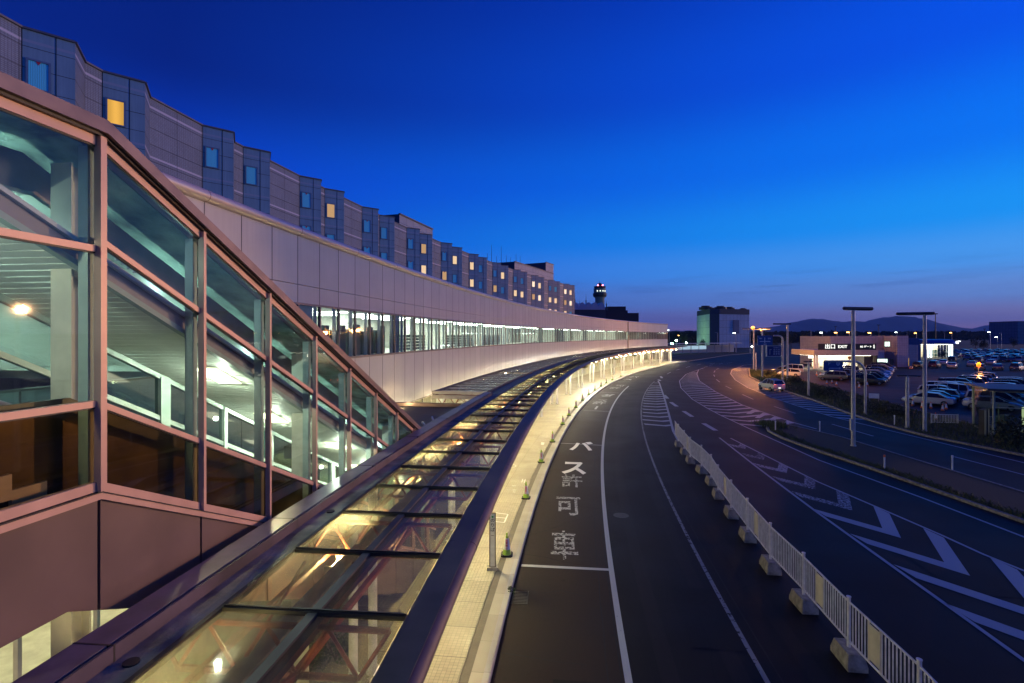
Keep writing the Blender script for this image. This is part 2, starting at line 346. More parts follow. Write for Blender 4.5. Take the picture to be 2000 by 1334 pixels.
M['htile'] = PANEL('hotel_mosaic_tile', (.22, .25, .30), 1.9, .93, w=.022, rough=.6, fine=.14, strip=(2.8, 1.05, .11, (.48, .45, .52)), var=.12)
M['hpan'] = PANEL('hotel_blue_grey_panel', (.19, .30, .37), 0, .93, w=.022, rough=.42, strip=(2.8, 1.05, .12, (.27, .32, .40)), var=.12)
M['hroof'] = PM('hotel_roof_metal', (.12, .12, .14), .6)
M['plant'] = PANEL('rooftop_plant_cladding', (.30, .32, .36), 2.0, 1.0, w=.03, rough=.6, var=.12)
M['beige'] = PANEL('beige_wall_tile', (.35, .35, .36), .9, .45, w=.02, rough=.7, var=.12); M['signblk'] = PM('black_sign_band', (.012, .012, .012), .4)
M['cool'] = PANEL('grey_block_panel', (.46, .49, .52), 3.0, 4.5, w=.12, rough=.6, var=.1, jcol=(.10, .11, .13)); M['coold'] = PM('dark_block_crown', (.045, .05, .07), .7)
M['bluesign'] = PM('blue_sign_face', (.012, .05, .22), .4, var=.05); M['lblue'] = PM('white_sign_letter', (.7, .7, .7), .5)
M['mount'] = PM('mountain_forest', (.010, .016, .012), 1, var=.3, scale=.001); M['forest'] = PM('distant_tree', (.012, .016, .009), 1, var=.4, scale=.05)
M['coneg'] = PM('lime_green_plastic', (.36, .58, .06), .45, var=.1); M['coner'] = PM('orange_plastic', (.75, .12, .02), .45, var=.1); M['redt'] = PM('red_lettering', (.6, .03, .05), .5); M['greent'] = PM('green_lettering', (.02, .25, .06), .5); M['blackt'] = PM('dark_lettering', (.02, .02, .02), .5)
M['lamp_o'] = EM('sodium_lamp_glow', (1, .36, .05), 7); M['lamp_w'] = EM('white_lamp_glow', (.75, 1, .85), 50); M['lamp_g'] = EM('green_white_floodlight', (.45, 1, .62), 90)
M['lamp_y'] = EM('warm_lamp_glow', (1, .84, .46), 24); M['ceil_l'] = EM('ceiling_light_panel', (1, .90, .62), 5); M['tube'] = EM('fluorescent_tube', (.80, 1, .86), 5)
M['room_l'] = EM('office_ceiling_light', (.92, 1, .90), 26.0); M['gate_l'] = EM('gate_ceiling_light', (1, .93, .70), 9); M['lobby_l'] = EM('lobby_ceiling_light', (1, .88, .52), 16)
M['curt_o'] = EM('lit_orange_curtain', (1, .52, .09), .95); M['lettering'] = EM('lit_sign_letter', (1, 1, .92), 1.6)
M['tail'] = EM('red_tail_light', (1, .20, .05), 9); M['redl'] = EM('red_beacon', (1, .15, .25), 12); M['screen'] = EM('advert_screen', (.45, .70, 1), 2.2)
def curtain(name, col, s=0, gath=26):
    b = NB(name); tcx = b.n('ShaderNodeTexCoord'); w = b.n('ShaderNodeTexWave'); w.wave_type = 'BANDS'; w.bands_direction = 'X'; w.inputs['Scale'].default_value = gath/6.0; w.inputs['Distortion'].default_value = 1.5
    uv = b.n('ShaderNodeUVMap'); b.l(uv.outputs[0], w.inputs[0]); c = b.mix(w.outputs[1], tuple(x*.72 for x in col), col)
    if s: e = b.n('ShaderNodeEmission'); b.l(c, e.inputs[0]); e.inputs[1].default_value = s; b.l(e.outputs[0], b.out.inputs[0])
    else: p = b.n('ShaderNodeBsdfPrincipled'); b.l(c, p.inputs[0]); p.inputs['Roughness'].default_value = .85; b.l(p.outputs[0], b.out.inputs[0])
    return b.mat
M['curt_sky'] = curtain('sky_tinted_curtain', (.14, .80, 1)); M['curt_w'] = curtain('lit_cream_curtain', (1, .70, .42), 1.05)  # unlit curtains coloured azure to imitate sky reflected in the panes
M['curt_w2'] = curtain('dim_lit_curtain', (1, .60, .30), .62, 40); M['curt_w3'] = curtain('bright_lit_curtain', (1, .78, .55), 1.35, 18)
M['curt_y'] = curtain('lit_amber_blind', (1, .53, .10), .9, 3)

def point(name, loc, col, w, r=.12, parent=None, spot=None, aim=None):
    ld = bpy.data.lights.new(name, 'SPOT' if spot else 'POINT'); ld.energy = w; ld.color = col; ld.shadow_soft_size = r
    if spot: ld.spot_size = spot; ld.spot_blend = .6
    o = bpy.data.objects.new(name, ld); COL.objects.link(o); o.location = loc
    if aim is not None: o.rotation_euler = (Vector(aim)-Vector(loc)).to_track_quat('-Z', 'Y').to_euler()
    if parent: o.parent = parent
    return o
# ================================================================== GROUND AND ROAD
def struct(o): o['kind'] = 'structure'; return o
def gpx(pts, z=0): return [at(x, y, z) for x, y in pts]
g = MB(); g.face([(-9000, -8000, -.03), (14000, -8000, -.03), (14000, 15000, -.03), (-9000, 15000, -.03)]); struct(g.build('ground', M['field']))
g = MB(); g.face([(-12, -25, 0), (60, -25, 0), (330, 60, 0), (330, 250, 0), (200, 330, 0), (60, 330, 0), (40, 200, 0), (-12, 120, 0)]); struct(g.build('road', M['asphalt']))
# bus bay: warm canopy light tinted into the asphalt between kerb and white line
RK = 320.0
g = MB(); g.sweep([(RK-.02, .004), (316.95, .004)], .02, .40, closed=False); struct(g.build('bus_bay_road', M['asphalt_bay']))
g = MB(); g.face([(*at(1600, 779)[:2], .004), (*at(1800, 812)[:2], .004), (*at(2000, 852)[:2], .004), (75, 42, .004), (320, 100, .004), (320, 240, .004), (*at(1640, 697)[:2], .004), (*at(1560, 716)[:2], .004), (*at(1540, 733)[:2], .004)]); struct(g.build('car_park_surface', M['asphalt_park']))
# pavement: kerb stones, drain channel, tiles
KZ = .16; F0, F1 = -.02, .60
g = MB(); g.sweep([(RK, -.02), (RK, KZ-.02), (RK+.02, KZ), (RK+.16, KZ), (RK+.16, -.02)], F0, F1, uv=True); struct(g.build('kerb', M['kerb']))
g = MB(); g.sweep([(RK+.163, -.02), (RK+.163, KZ-.003), (RK+.45, KZ-.003), (RK+.45, -.02)], F0, F1, uv=True); struct(g.build('pavement_edge_slabs', tiles('edge_slabs', (.36, .33, .26), 1.2, (.2, .18, .14))))
g = MB(); g.sweep([(RK+.453, -.02), (RK+.453, KZ-.03), (RK+.67, KZ-.03), (RK+.67, -.02)], F0, F1); struct(g.build('drain_channel', M['drain']))
g = MB(); g.sweep([(RK+.673, -.02), (RK+.673, KZ), (RK+8.05, KZ), (RK+8.05, -.02)], F0, F1, uv=True); struct(g.build('pavement', M['tile']))
# pavement markings near the sign pillar
g = MB()
def onp(x, y): return at(x, y, KZ+.004)
def pline(pts, w=.05):
    for a, b in zip(pts, pts[1:]): g.line([onp(*a), onp(*b)], w, KZ+.004)
pline([(957.5, 1000), (992, 1004.5), (985, 1020.5), (950, 1017), (957.5, 1000)]); pline([(954, 1009), (988, 1012)])
pline([(1019, 942), (1021, 935.5)]); pline([(1024, 943), (1026, 936)]); pline([(1020, 939), (1025, 939.5)]); pline([(1000, 949), (1008, 949)]); pline([(1001, 957), (1008, 957)]); pline([(1002, 961), (1007, 961)])
c0 = onp(994, 910)
for k in range(14): a, b = 2*pi*k/14, 2*pi*(k+1)/14; g.line([(c0.x+.42*cos(a), c0.y+.42*sin(a)), (c0.x+.42*cos(b), c0.y+.42*sin(b))], .04, KZ+.004)
g.face([onp(1057, 864), onp(1063.5, 864), onp(1062, 869), onp(1056.5, 869)])
struct(g.build('pavement_marking', M['paint_new']))
# ---- road markings
ZM = .008
def arc(R, a, b, n=60): return [P(a+(b-a)*i/n, R) for i in range(n+1)]
def phis(x, y): p = at(x, y); return atan2(p.y-CY, CX-p.x)
mk = MB(); mk.line(arc(316.9, .06, .335, 130), .17, ZM)
tag(mk.build('lane_line', M['paint']), kind='structure')
mk = MB(); mk.line(arc(313.8, .05, phis(1282, 745), 130), .12, ZM)
seam = arc(317.25, .08, .25, 60)
tag(mk.build('lane_line', M['paint_thin']), kind='structure')
mk = MB()
for (x0, y0), (x1, y1), w in (((1018, 1104.5), (1190, 1113), .17), ((1093, 865.5), (1176, 870), .09), ((1139, 801.5), (1189, 803.8), .09), ((1172, 766), (1208, 767.5), .09), ((1207, 745.5), (1232, 746), .09), ((1236, 731), (1258, 731), .09)):
    a, b = at(x0, y0), at(x1, y1); mk.line([a, b], w, ZM)
tag(mk.build('bay_stop_line', M['paint']), kind='structure')
# katakana and kanji painted in the bus bays
def roadtext(ch, x, y, w, h, mat, z=.010, bold=.012):
    p = at(x, y); ph = atan2(p.y-CY, CX-p.x)
    R3 = Matrix.Translation((p.x, p.y, z)) @ Matrix.Rotation(-ph + (.05 if y > 850 else 0), 4, 'Z') @ Matrix.Diagonal((w, h, 1, 1))
    o = text_mesh('road_lettering', ch, 1.12, mat, R3, ext=.0005, bold=bold); return tag(o, kind='structure')
roadtext('バ', 1135, 873, 1.5, 2.9, M['paint_new'], bold=.03); roadtext('ス', 1121, 915, 1.4, 3.1, M['paint_new'], bold=.03)
roadtext('許', 1117, 941, 1.05, 2.3, M['paint_old']); roadtext('可', 1110, 990, 1.12, 2.6, M['paint_old'], .012); roadtext('車', 1102, 1068, .95, 2.5, M['paint_old'])
roadtext('ダ', 1186, 773, 1.6, 3.0, M['paint']); roadtext('ス', 1176, 783, 1.5, 2.7, M['paint_old']); roadtext('許', 1170, 787.5, 1.4, 2.4, M['paint_old'], .012)
mk = MB(); mk.line([at(1167, 793.5), at(1162.5, 799.5)], .22, .010); tag(mk.build('road_lettering', M['paint']), kind='structure')
roadtext('可', 1211, 753.5, 1.4, 2.6, M['paint_old']); roadtext('許', 1201, 758, 1.4, 2.4, M['paint_old'])
roadtext('バ', 1238, 736.5, 1.5, 2.6, M['paint']); roadtext('ス', 1227, 741.5, 1.5, 2.6, M['paint'])
# hatched islands
def lerp(a, b, t): return a+(b-a)*t
def interp(poly, y):
    for a, b in zip(poly, poly[1:]):
        if min(a.y, b.y) <= y <= max(a.y, b.y) and abs(a.y-b.y) > 1e-6: return lerp(a.x, b.x, (y-a.y)/(b.y-a.y))
    return None
def chevrons(mb, left, right, vert, ys, th, sl, sr, z=ZM):
    """V strokes; apex on polyline vert, arms run away from the viewer with slopes sl / sr (dy per dx), clipped by left and right."""
    for y in ys:
        vx = interp(vert, y)
        if vx is None: continue
        for side, slope, poly in ((-1, sl, left), (1, sr, right)):
            pts = []
            for k in range(0, 60):
                x = vx+side*k*.12; yy = y+abs(x-vx)*slope
                lim = interp(poly, yy+th/2)
                if lim is None or (x-lim)*side > 0: break
                pts.append((x, yy))
            if len(pts) > 1:
                a, b = pts[0], pts[-1]
                mb.face([(a[0], a[1]-th/2, z), (b[0], b[1]-th/2, z), (b[0], b[1]+th/2, z), (a[0], a[1]+th/2, z)][::side])
# near big chevrons
Lf = gpx([(1405, 855), (1472.5, 908), (1540, 959), (1595, 1000), (1730, 1097), (1831, 1169), (2000, 1290), (2300, 1500)])
Rt = gpx([(1427, 856), (1531, 908), (1597, 941), (1734.5, 1000), (1838, 1045), (1921, 1083), (2000, 1115), (2300, 1235)])
V = [Vector((14.75, 9)), Vector((14.85, 16)), Vector((15.0, 20)), Vector((15.5, 28)), Vector((16.3, 38.5))]
mk = MB(); chevrons(mk, Lf, Rt, V, [10.9+3.12*i for i in range(4)], 1.0, 1.65, 1.75); mk.line(Lf, .13, ZM); mk.line(Rt, .13, ZM)
tag(mk.build('chevron_marking', M['paint']), kind='structure')
mk = MB(); chevrons(mk, Lf, Rt, V, [10.9+3.12*i for i in range(4, 10)], 1.0, 1.6, 1.7)
tag(mk.build('chevron_marking', M['paint_old']), kind='structure')
# small hatching behind the fence end
z1L = arc(313.8, phis(1252, 850), phis(1282, 745), 40); z1R = gpx([(1330, 870), (1315, 842), (1304, 800), (1296, 772), (1288, 748.5), (1285, 744)])
z1V = gpx([(1316, 846), (1302, 838), (1283, 805), (1281, 775), (1282, 748)])
mk = MB(); chevrons(mk, z1L, z1R, z1V, [44.5+2.36*i for i in range(16)], .62, .55, .45); mk.line(z1R, .2, ZM); mk.line(gpx([(1277.5, 748), (1288, 748)]), .4, ZM)
tag(mk.build('chevron_marking', M['paint']), kind='structure')
# large hatching in the middle
A_ = gpx([(1375, 719), (1364.5, 722), (1340, 731), (1327, 744), (1330, 757.5), (1352.5, 780), (1382.5, 798), (1408, 811.5), (1465, 838), (1600, 899), (1800, 972), (2000, 1049), (2300, 1165)])
B_ = gpx([(1372, 719.5), (1364.5, 722), (1361, 730.5), (1366, 744), (1397.5, 765), (1448.5, 790.5), (1481, 802), (1520, 815), (1547, 824.5), (1595, 838)])
VB = gpx([(1500, 838), (1452, 818), (1412, 795), (1383, 775), (1352, 757), (1343, 744), (1345, 732), (1358, 724)])
mk = MB(); chevrons(mk, A_, B_, VB, [44.5+2.4*i for i in range(28)], .62, .62, .45); mk.line(A_, .14, ZM); mk.line(B_, .16, ZM)
for (a, b, c, d) in (((1457, 808.5), (1467, 808.5), (1481, 802), (1470, 800)), ((1474, 816), (1483, 817), (1500, 808.5), (1490, 806.5)), ((1494, 825), (1506, 825), (1523, 816), (1512, 813.5)), ((1523, 832), (1536, 832), (1547, 825), (1538, 821))):
    mk.face([(*at(*q)[:2], ZM+.003) for q in (a, b, c, d)])
tag(mk.build('chevron_marking', M['paint']), kind='structure')
# hatching beside the verge
C_ = gpx([(1475, 711), (1452.5, 713.5), (1430, 722), (1427, 730), (1436, 742), (1460, 757), (1512.5, 778), (1557.5, 793), (1625, 814), (1700, 832), (2000, 904), (2300, 976)])
D_ = gpx([(1480, 711), (1462, 721), (1464, 736), (1490, 749.5), (1542, 767.5), (1580, 779.5), (1655, 807), (1720, 829)])
mk = MB(); mk.line(C_, .16, ZM)
for i in range(40):
    y = 49+2.0*i; x0 = interp(C_, y)
    if x0 is None: continue
    pts = [(x0, y)]
    for k in range(1, 60):
        x = x0+k*.15; yy = y+(x-x0)*-.55
        lim = interp(D_, yy)
        if lim is None or x > lim-.15: break
        pts.append((x, yy))
    a, b = pts[0], pts[-1]
    if b[0]-a[0] > .3: mk.face([(a[0], a[1]-.35, ZM), (b[0], b[1]-.35, ZM), (b[0], b[1]+.35, ZM), (a[0], a[1]+.35, ZM)])
tag(mk.build('hatch_marking', M['paint']), kind='structure')
# dashes
mk = MB()
def dash(pts, w): mk.line([at(*p) for p in pts], w, ZM)
for a, b in (((1374, 827), (1398, 841)), ((1335, 803), (1352, 814)), ((1310, 785.5), (1322, 794)), ((1297, 771.5), (1304, 778.5)), ((1286, 741.5), (1290, 744)), ((1290.5, 735), (1293, 738.5))): dash((a, b), .42)
for a, b in (((1303, 730.5), (1310, 727)), ((1320, 723), (1328, 721)), ((1340, 718), (1348, 715.5)), ((1361, 713), (1369, 711)), ((1366, 721.5), (1373, 719)), ((1375, 717.5), (1382, 715.5)), ((1385, 714), (1392, 712.5)),
             ((1394.5, 727.5), (1396.5, 724)), ((1399, 721.5), (1404.5, 719)), ((1394, 732), (1396, 735.5)), ((1399, 741), (1406, 746.5)), ((1417, 754), (1428.5, 759.5)), ((1450, 770.5), (1471, 780)), ((1512, 794), (1554, 807.5)), ((1625, 828.5), (1706, 852)), ((1863, 892), (2060, 943)), ((1386, 711), (1396, 709)), ((1404, 711), (1412, 709.5)), ((1420, 709.5), (1430, 708))): dash((a, b), .15)
tag(mk.build('lane_dash', M['paint']), kind='structure')
# sealed seams, tyre-polished strips and patched rectangles in the asphalt
sm = PM('bitumen_seam', (.0022, .002, .002), .8, var=.2); ty = asphalt('tyre_worn_asphalt', (.0105, .0085, .0078)); pa = asphalt('patched_asphalt', (.0035, .003, .003))
g = MB(); rs = random.Random(12)
for R_, a, b in ((317.35, .05, .30), (317.05, .05, .30), (313.45, .05, .24), (310.6, .05, .2), (307.2, .06, .2)):
    pts = arc(R_, a, b, 90); pts = [Vector((q.x+rs.uniform(-.012, .012), q.y)) for q in pts]; g.line(pts, .035, .0055)
for k in range(16):
    f = .07+k*.0145+rs.uniform(-.003, .003); g.line([P(f+rs.uniform(-.0006, .0006), 319.9-i*.7) for i in range(int(rs.choice([4, 9, 9, 13])))], .03, .0056)
struct(g.build('asphalt_seam', sm))
g = MB()
for R_ in (315.95, 314.35, 312.6, 311.2): g.line(arc(R_, .04, .30, 120), .42, .0045)
struct(g.build('tyre_track', ty))
g = MB()
for (R_, f, w, l) in ((315.2, .118, 1.4, 3.2), (311.8, .095, 1.1, 2.2), (306.5, .13, 1.6, 4.5), (318.6, .108, 1.0, 1.6), (302.5, .115, 1.2, 6), (315.4, .17, 1.2, 5)):
    g.face([(*P(f, R_)[:2], .0068), (*P(f, R_-w)[:2], .0068), (*P(f+l/320, R_-w)[:2], .0068), (*P(f+l/320, R_)[:2], .0068)])
struct(g.build('asphalt_patch', pa))
# ---- islands and verges
def raised(name, poly, z, mat, kerb=.14):
    cen = sum((Vector((p[0], p[1])) for p in poly), Vector((0, 0)))/len(poly)
    o_ = [(p[0], p[1]) for p in poly]; n = len(o_)
    k = MB(); g = MB(); ins = []
    for i in range(n):
        a, b, c = Vector(o_[i-1]), Vector(o_[i]), Vector(o_[(i+1) % n]); d = (c-a).normalized(); nn = Vector((-d.y, d.x))
        if (b+nn*.1-cen).length > (b-cen).length: nn = -nn
        ins.append(b+nn*.18)
    for i in range(n):
        j = (i+1) % n; k.face([(*o_[i], 0), (*o_[j], 0), (*o_[j], kerb), (*o_[i], kerb)]); k.face([(*o_[i], kerb), (*o_[j], kerb), (*ins[j], kerb), (*ins[i], kerb)])
    struct(k.build('kerb', M['conc']))
    g.face([(p[0], p[1], z) for p in ins]); struct(g.build(name, mat)); return ins
isl = gpx([(1493, 829), (1499.5, 843.5), (1525, 857), (1600, 884), (1700, 917), (1820, 959), (2000, 1023), (2300, 1130)]); isl.append(Vector((25.3, 12, 0)))
isl += [Vector((25.3, 25, 0)), Vector((25.2, 33, 0)), Vector((25.2, 39, 0)), at(1560, 836), at(1525, 828.5)]
ISL = raised('gravel_island', isl, .12, M['earth'])
vg = gpx([(1462, 721), (1464, 736), (1490, 749.5), (1542, 767.5), (1580, 779.5), (1655, 808), (1725, 831), (1807, 853), (2000, 892), (2250, 945)]) + [Vector((62, 30, 0))] + gpx([(2100, 868), (1917, 836), (1800, 805), (1725, 784), (1571, 745), (1520, 729)])
VG = raised('grass_verge', vg, .12, M['grassm'])
far = gpx([(1345, 706), (1300, 700), (1330, 694), (1379, 690.5), (1435, 687.5), (1470, 687.5), (1470, 690), (1420, 694)])
raised('far_grass_verge', far, .1, M['grassm'])
def inside(x, y, poly):
    c = False; n = len(poly)
    for i in range(n):
        a, b = poly[i], poly[i-1]
        if (a[1] > y) != (b[1] > y) and x < (b[0]-a[0])*(y-a[1])/(b[1]-a[1])+a[0]: c = not c
    return c
rg = random.Random(3); g = MB()
def blade(x, y, h, z=.12):
    a = rg.uniform(0, 6.28); w = rg.uniform(.012, .03)*(1+h*2); l = rg.uniform(-.12, .12); l2 = rg.uniform(-.12, .12)
    g.face([(x-cos(a)*w, y-sin(a)*w, z), (x+cos(a)*w, y+sin(a)*w, z), (x+l, y+l2, z+h)])
n = 0
while n < 26000:
    x, y = rg.uniform(30, 62), rg.uniform(30, 118)
    if inside(x, y, VG) and x < 34+ (y-33)*.62+9: blade(x, y, rg.uniform(.08, .3)); n += 1
for i in range(5000):     # tufts along the island kerb and its nose
    k = rg.random()*7; a, b = isl[int(k)], isl[int(k)+1]; t = k-int(k); p = a.lerp(b, t); x = p.x+.2+abs(rg.gauss(0, .35)); y = p.y-rg.random()*.5
    if inside(x, y, ISL): blade(x, y, rg.uniform(.04, .2))
for i in range(900): x, y = 22.4+rg.gauss(0, .5), 44+rg.gauss(0, .7); blade(x, y, rg.uniform(.1, .5), .1)
tag(g.build('grass', M['blade'], merge=False), 'short rough grass growing on the verges and island edge', 'grass', kind='stuff')
# ---- shrubs
def leafblob(n, rx, ry, rz, s, seed, clumps=7):
    r = random.Random(seed); m_ = MB(); cs = [(r.uniform(-.6, .6)*rx, r.uniform(-.6, .6)*ry, r.uniform(.25, 1.0)*rz, r.uniform(.35, .6)) for _ in range(clumps)]
    for i in range(n):
        c = r.choice(cs); d = Vector((r.gauss(0, 1), r.gauss(0, 1), r.gauss(0, 1))).normalized()*(r.random()**.4)
        p = Vector((c[0]+d.x*rx*c[3], c[1]+d.y*ry*c[3], max(.03, c[2]+d.z*rz*c[3])))
        a = Vector((r.gauss(0, 1), r.gauss(0, 1), r.gauss(0, .7))).normalized()*s; b = a.cross(Vector((r.gauss(0, 1), r.gauss(0, 1), r.gauss(0, 1)))).normalized()*s*.55
        m_.face([p-a, p+b, p+a, p-b])
    return m_
def bush_proto(seed, rx, ry, rz, n=700, s=.09, mat='leafd'):
    r = empty('shrub'); leafblob(n, rx, ry, rz, s, seed).build('foliage', M[mat], r, merge=False)
    t = MB()
    for k in range(4): a = k*1.6; t.tube([(0, 0, 0), (cos(a)*rx*.3, sin(a)*ry*.3, rz*.8)], [.03, .01], 5)
    t.build('stem', M['trunk'], r); return r
bp = [bush_proto(11+i, 1.7, 1.5, 1.2, 1000, .11) for i in range(3)]
spots = [(1500, 733, 'behind the pole with the lit lamp'), (1519, 738, 'left of the two-panel blue sign pole'), (1550, 748, 'right of the blue direction signs'), (1598, 764, 'right of the short lamp post'), (1625, 770, 'between the short lamp post and the tall lamp post'), (1662, 789, 'just left of the foot of the arched sign pole'), (1728, 806, 'beside the low white notice board'), (1748, 812, 'right of the low white notice board'), (1610, 775, 'on the slope under the parked dark cars'), (1992, 872, 'in front of the glass shelter')]
for i, (x, y, w) in enumerate(spots):
    b = bp[i] if i < 3 else copy_tree(bp[i % 3]); b.location = at(x, y, .12); b.rotation_euler.z = i*1.3; b.scale = ((.75, .75, .55) if i % 2 else (.9, .9, .75)); b.scale = b.scale if i < 9 else (1, 1, 1.3)
    tag(b, 'dark leafy verge shrub '+w, 'shrub', 'shrubs on the grass verge')
# ================================================================== TERMINAL
MOD = 1.57; RW = 328.1; WEND = .6209; WST = .02
term = empty('terminal_building'); tag(term, 'long curved terminal with mauve metal panels and a lit strip of windows', 'terminal building')
def band(name, z0, z1, mat, R=RW, f0=WST, f1=WEND, th=.12):
    g = MB(); g.sweep([(R, z0), (R, z1), (R+th, z1), (R+th, z0)], f0, f1, MOD/RW, uv=True); return g.build(name, mat, term)
band('lower_wall', 3.93, 6.80, M['wall']); band('lintel_panel', 9.02, 9.67, M['wall']); band('upper_wall', 9.69, 11.45, M['wall'])
g = MB(); g.tube([P(WST+(WEND-WST)*i/220, RW-.02, 11.62) for i in range(221)], .165, 12); cp = g.build('coping', M['wallrail'], term, smooth=True)
for i in range(0, 30):
    f = (.63+MOD*(18+3*i))/RW
    if f < WEND: g = MB(); g.tube([P(f, RW-.02, 11.62), P(f+.00006, RW-.02, 11.62)], .170, 12); g.build('coping_joint', M['cap'], cp)
g = MB(); g.sweep([(RW+.02, 11.40), (RW+.02, 11.5), (RW+.5, 11.5), (RW+.5, 11.4)], WST, WEND); g.sweep([(RW-.03, 9.0), (RW-.03, 9.02), (RW+.1, 9.02), (RW+.1, 9.0)], WST, WEND); g.sweep([(RW-.03, 6.80), (RW-.03, 6.84), (RW+.2, 6.84), (RW+.2, 6.80)], WST, WEND)
g.sweep([(RW-.02, 3.86), (RW-.02, 3.93), (RW+.2, 3.93), (RW+.2, 3.86)], WST, WEND); g.build('trim_strip', M['wallframe'], term)
g = MB(); g.sweep([(RW+.4, 11.2), (RW+.4, 11.3), (341, 11.3), (341, 11.2)], WST, WEND, .02); g.build('roof', M['hroof'], term)
g = MB(); a, b = P(WEND, RW-.001, 0), P(WEND, 341, 0); g.face([(a.x, a.y, 0), (b.x, b.y, 0), (b.x, b.y, 11.4), (a.x, a.y, 11.4)], [(0, 0), (13, 0), (13, 11.4), (0, 11.4)]); g.build('end_wall', M['wall'], term)
fj, _ = hit(1226, RW); g = MB(); g.tube([P(fj, RW-.12, 4), P(fj, RW-.12, 11.6)], .1, 8); g.build('downpipe', M['wallframe'], term)
# windows
def win_proto():
    f = MB(); h0, h1 = 6.84, 9.0; w = MOD/2
    for y in (-w, w-.05): f.box((0, y+.025, (h0+h1)/2), (.10, .05, h1-h0))
    f.box((0, 0, h0+.03), (.10, MOD-.1, .06)); f.box((0, 0, h1-.03), (.10, MOD-.1, .06))
    fo = f.build('window', M['wallframe'], term)
    g = MB(); g.box((-.02, 0, (h0+h1)/2), (.012, MOD-.1, h1-h0-.12)); go = g.build('pane', M['glassw'], fo); return fo, go
wf, wp = win_proto()
K0 = 24; KN = int((WEND*RW-.63)/MOD)
first = True; rest = MB()
for k in range(K0, KN):
    f = (.63+MOD*(k+.5))/RW
    if k-K0 < 100:
        if first: o, q = wf, wp; first = False
        else:
            o = wf.copy(); COL.objects.link(o); o.parent = term; q = wp.copy(); COL.objects.link(q); q.parent = o
        o.location = P(f, RW, 0)+Vector((0, 0, 0)); o.rotation_euler = (0, 0, -f)
    else: rest.sweep([(RW, 6.86), (RW, 9.0)], f-MOD/2/RW, f+MOD/2/RW, closed=False); 
if rest.v: rest.build('window', M['glassw'], term)['kind'] = 'stuff'
# rooms behind
RI = MOD/RW; FS = (.63+MOD*K0)/RW
g = MB(); g.sweep([(RW+.12, 6.6), (RW+.12, 6.82), (RW+8, 6.82), (RW+8, 6.6)], FS, WEND, .02); g.build('upper_floor', M['floor'], term)
g = MB(); g.sweep([(RW+.12, 9.1), (RW+.12, 9.2), (RW+8, 9.2), (RW+8, 9.1)], FS, WEND, .02); g.sweep([(RW+7, 6.8), (RW+7, 9.1), (RW+7.1, 9.1), (RW+7.1, 6.8)], FS, WEND, .02)
r = random.Random(5)
for k in range(K0, KN):
    f = (.63+MOD*k)/RW; p = P(f, RW+.20, 7.95); g.box(p, (.13, .07, 2.3), rz=-f)
    if k % 6 == 3: g.box(P(f+.4/RW, RW+3, 7.95), (.5, .5, 2.3), rz=-f)
g.build('interior_wall', M['room'], term)
ltp = MB(); ltp.box((-.6, 0, 9.07), (3.6, .6, .03)); lt0 = ltp.build('ceiling_light', M['room_l'], term); lt0.location = P(FS+.002, RW+3.6, 0); lt0.rotation_euler.z = -FS
for i in range(1, 54):
    f = FS+.002+i*2*RI
    if f > WEND-.075 or i in (1, 9, 22, 23, 33, 40): continue
    o = lt0.copy(); COL.objects.link(o); o.parent = term; o.location = P(f, RW+3.6, 0); o.rotation_euler.z = -f
for k0, k1, hh, dep, mt in ((3, 4, 2.2, .25, 'blind'), (4, 5, 1.1, 2, 'd'), (5, 10, 1.15, 1.4, 'd'), (9, 10, 2.2, .3, 'blind'), (11, 15, 1.0, 1.6, 'h'), (18, 23, 1.0, 1.6, 'h'), (25, 29, .9, 1.6, 'h'), (45, 49, 2.2, .5, 'blind'), (58, 60, 2.2, .5, 'blind'), (92, 102, 2.0, 1.5, 'blind')):
    for k in range(k0, k1):
        g = MB(); f = (.63+MOD*(K0+k+.5))/RW
        if mt == 'h':
            for a in range(6):
                for b_ in range(5): g.box(P(f+(a-2.5)*.26/RW, RW+dep, 6.95+b_*.21), (.05, .19, .17), rz=-f)
            g.build('bench_back', M['roomd'], term)
        elif mt == 'd':
            hh2 = hh*r.uniform(.75, 1.15); g.box(P(f, RW+dep, 6.84+hh2/2), (.5, 1.3, hh2), rz=-f); g.box(P(f+.3/RW, RW+dep-.2, 6.84+hh2+.12), (.2, .4, .24), rz=-f); g.build('counter', M['roomd'], term)
        else: g.box(P(f, RW+dep, 7.92), (.02, MOD-.2, 2.12), rz=-f); g.build('blind', PM('blue_grey_blind', (.10, .16, .22), .6) if 'blind' not in M else M['blind'], term)
# ground floor front, lit lobby
g = MB(); g.sweep([(RW+6, .1), (RW+6, 3.9), (RW+6.1, 3.9), (RW+6.1, .1)], WST, WEND, .02); g.sweep([(RW+.1, 3.75), (RW+.1, 3.86), (RW+6, 3.86), (RW+6, 3.75)], WST, WEND, .02); g.build('lobby_wall', PM('warm_lobby_wall', (.40, .36, .24), .6), term)
g = MB(); g.sweep([(RW+.02, .02), (RW+.02, .14), (RW+6, .14), (RW+6, .02)], WST, WEND, .02); g.build('lobby_floor', M['floor'], term)
g = MB(); g.sweep([(RW+.06, .16), (RW+.06, 3.8)], WST, WEND, .01, closed=False); g.build('lobby_glazing', M['glassw'], term)
g = MB()
for k in range(4, KN, 1): f = (.63+MOD*k)/RW; g.box(P(f, RW+.05, 2.0), (.10, .07, 3.7), rz=-f)
g.sweep([(RW, 2.5), (RW, 2.6), (RW+.1, 2.6), (RW+.1, 2.5)], WST, WEND, .01); g.build('lobby_frame', M['cream'], term)
g = MB()
for k in range(4, KN, 4):
    f = (.63+MOD*(k+.5))/RW; g.box(P(f, RW+1.2, 1.9), (.55, .5, 3.6), rz=-f)
g.build('lobby_column', M['white'], term)
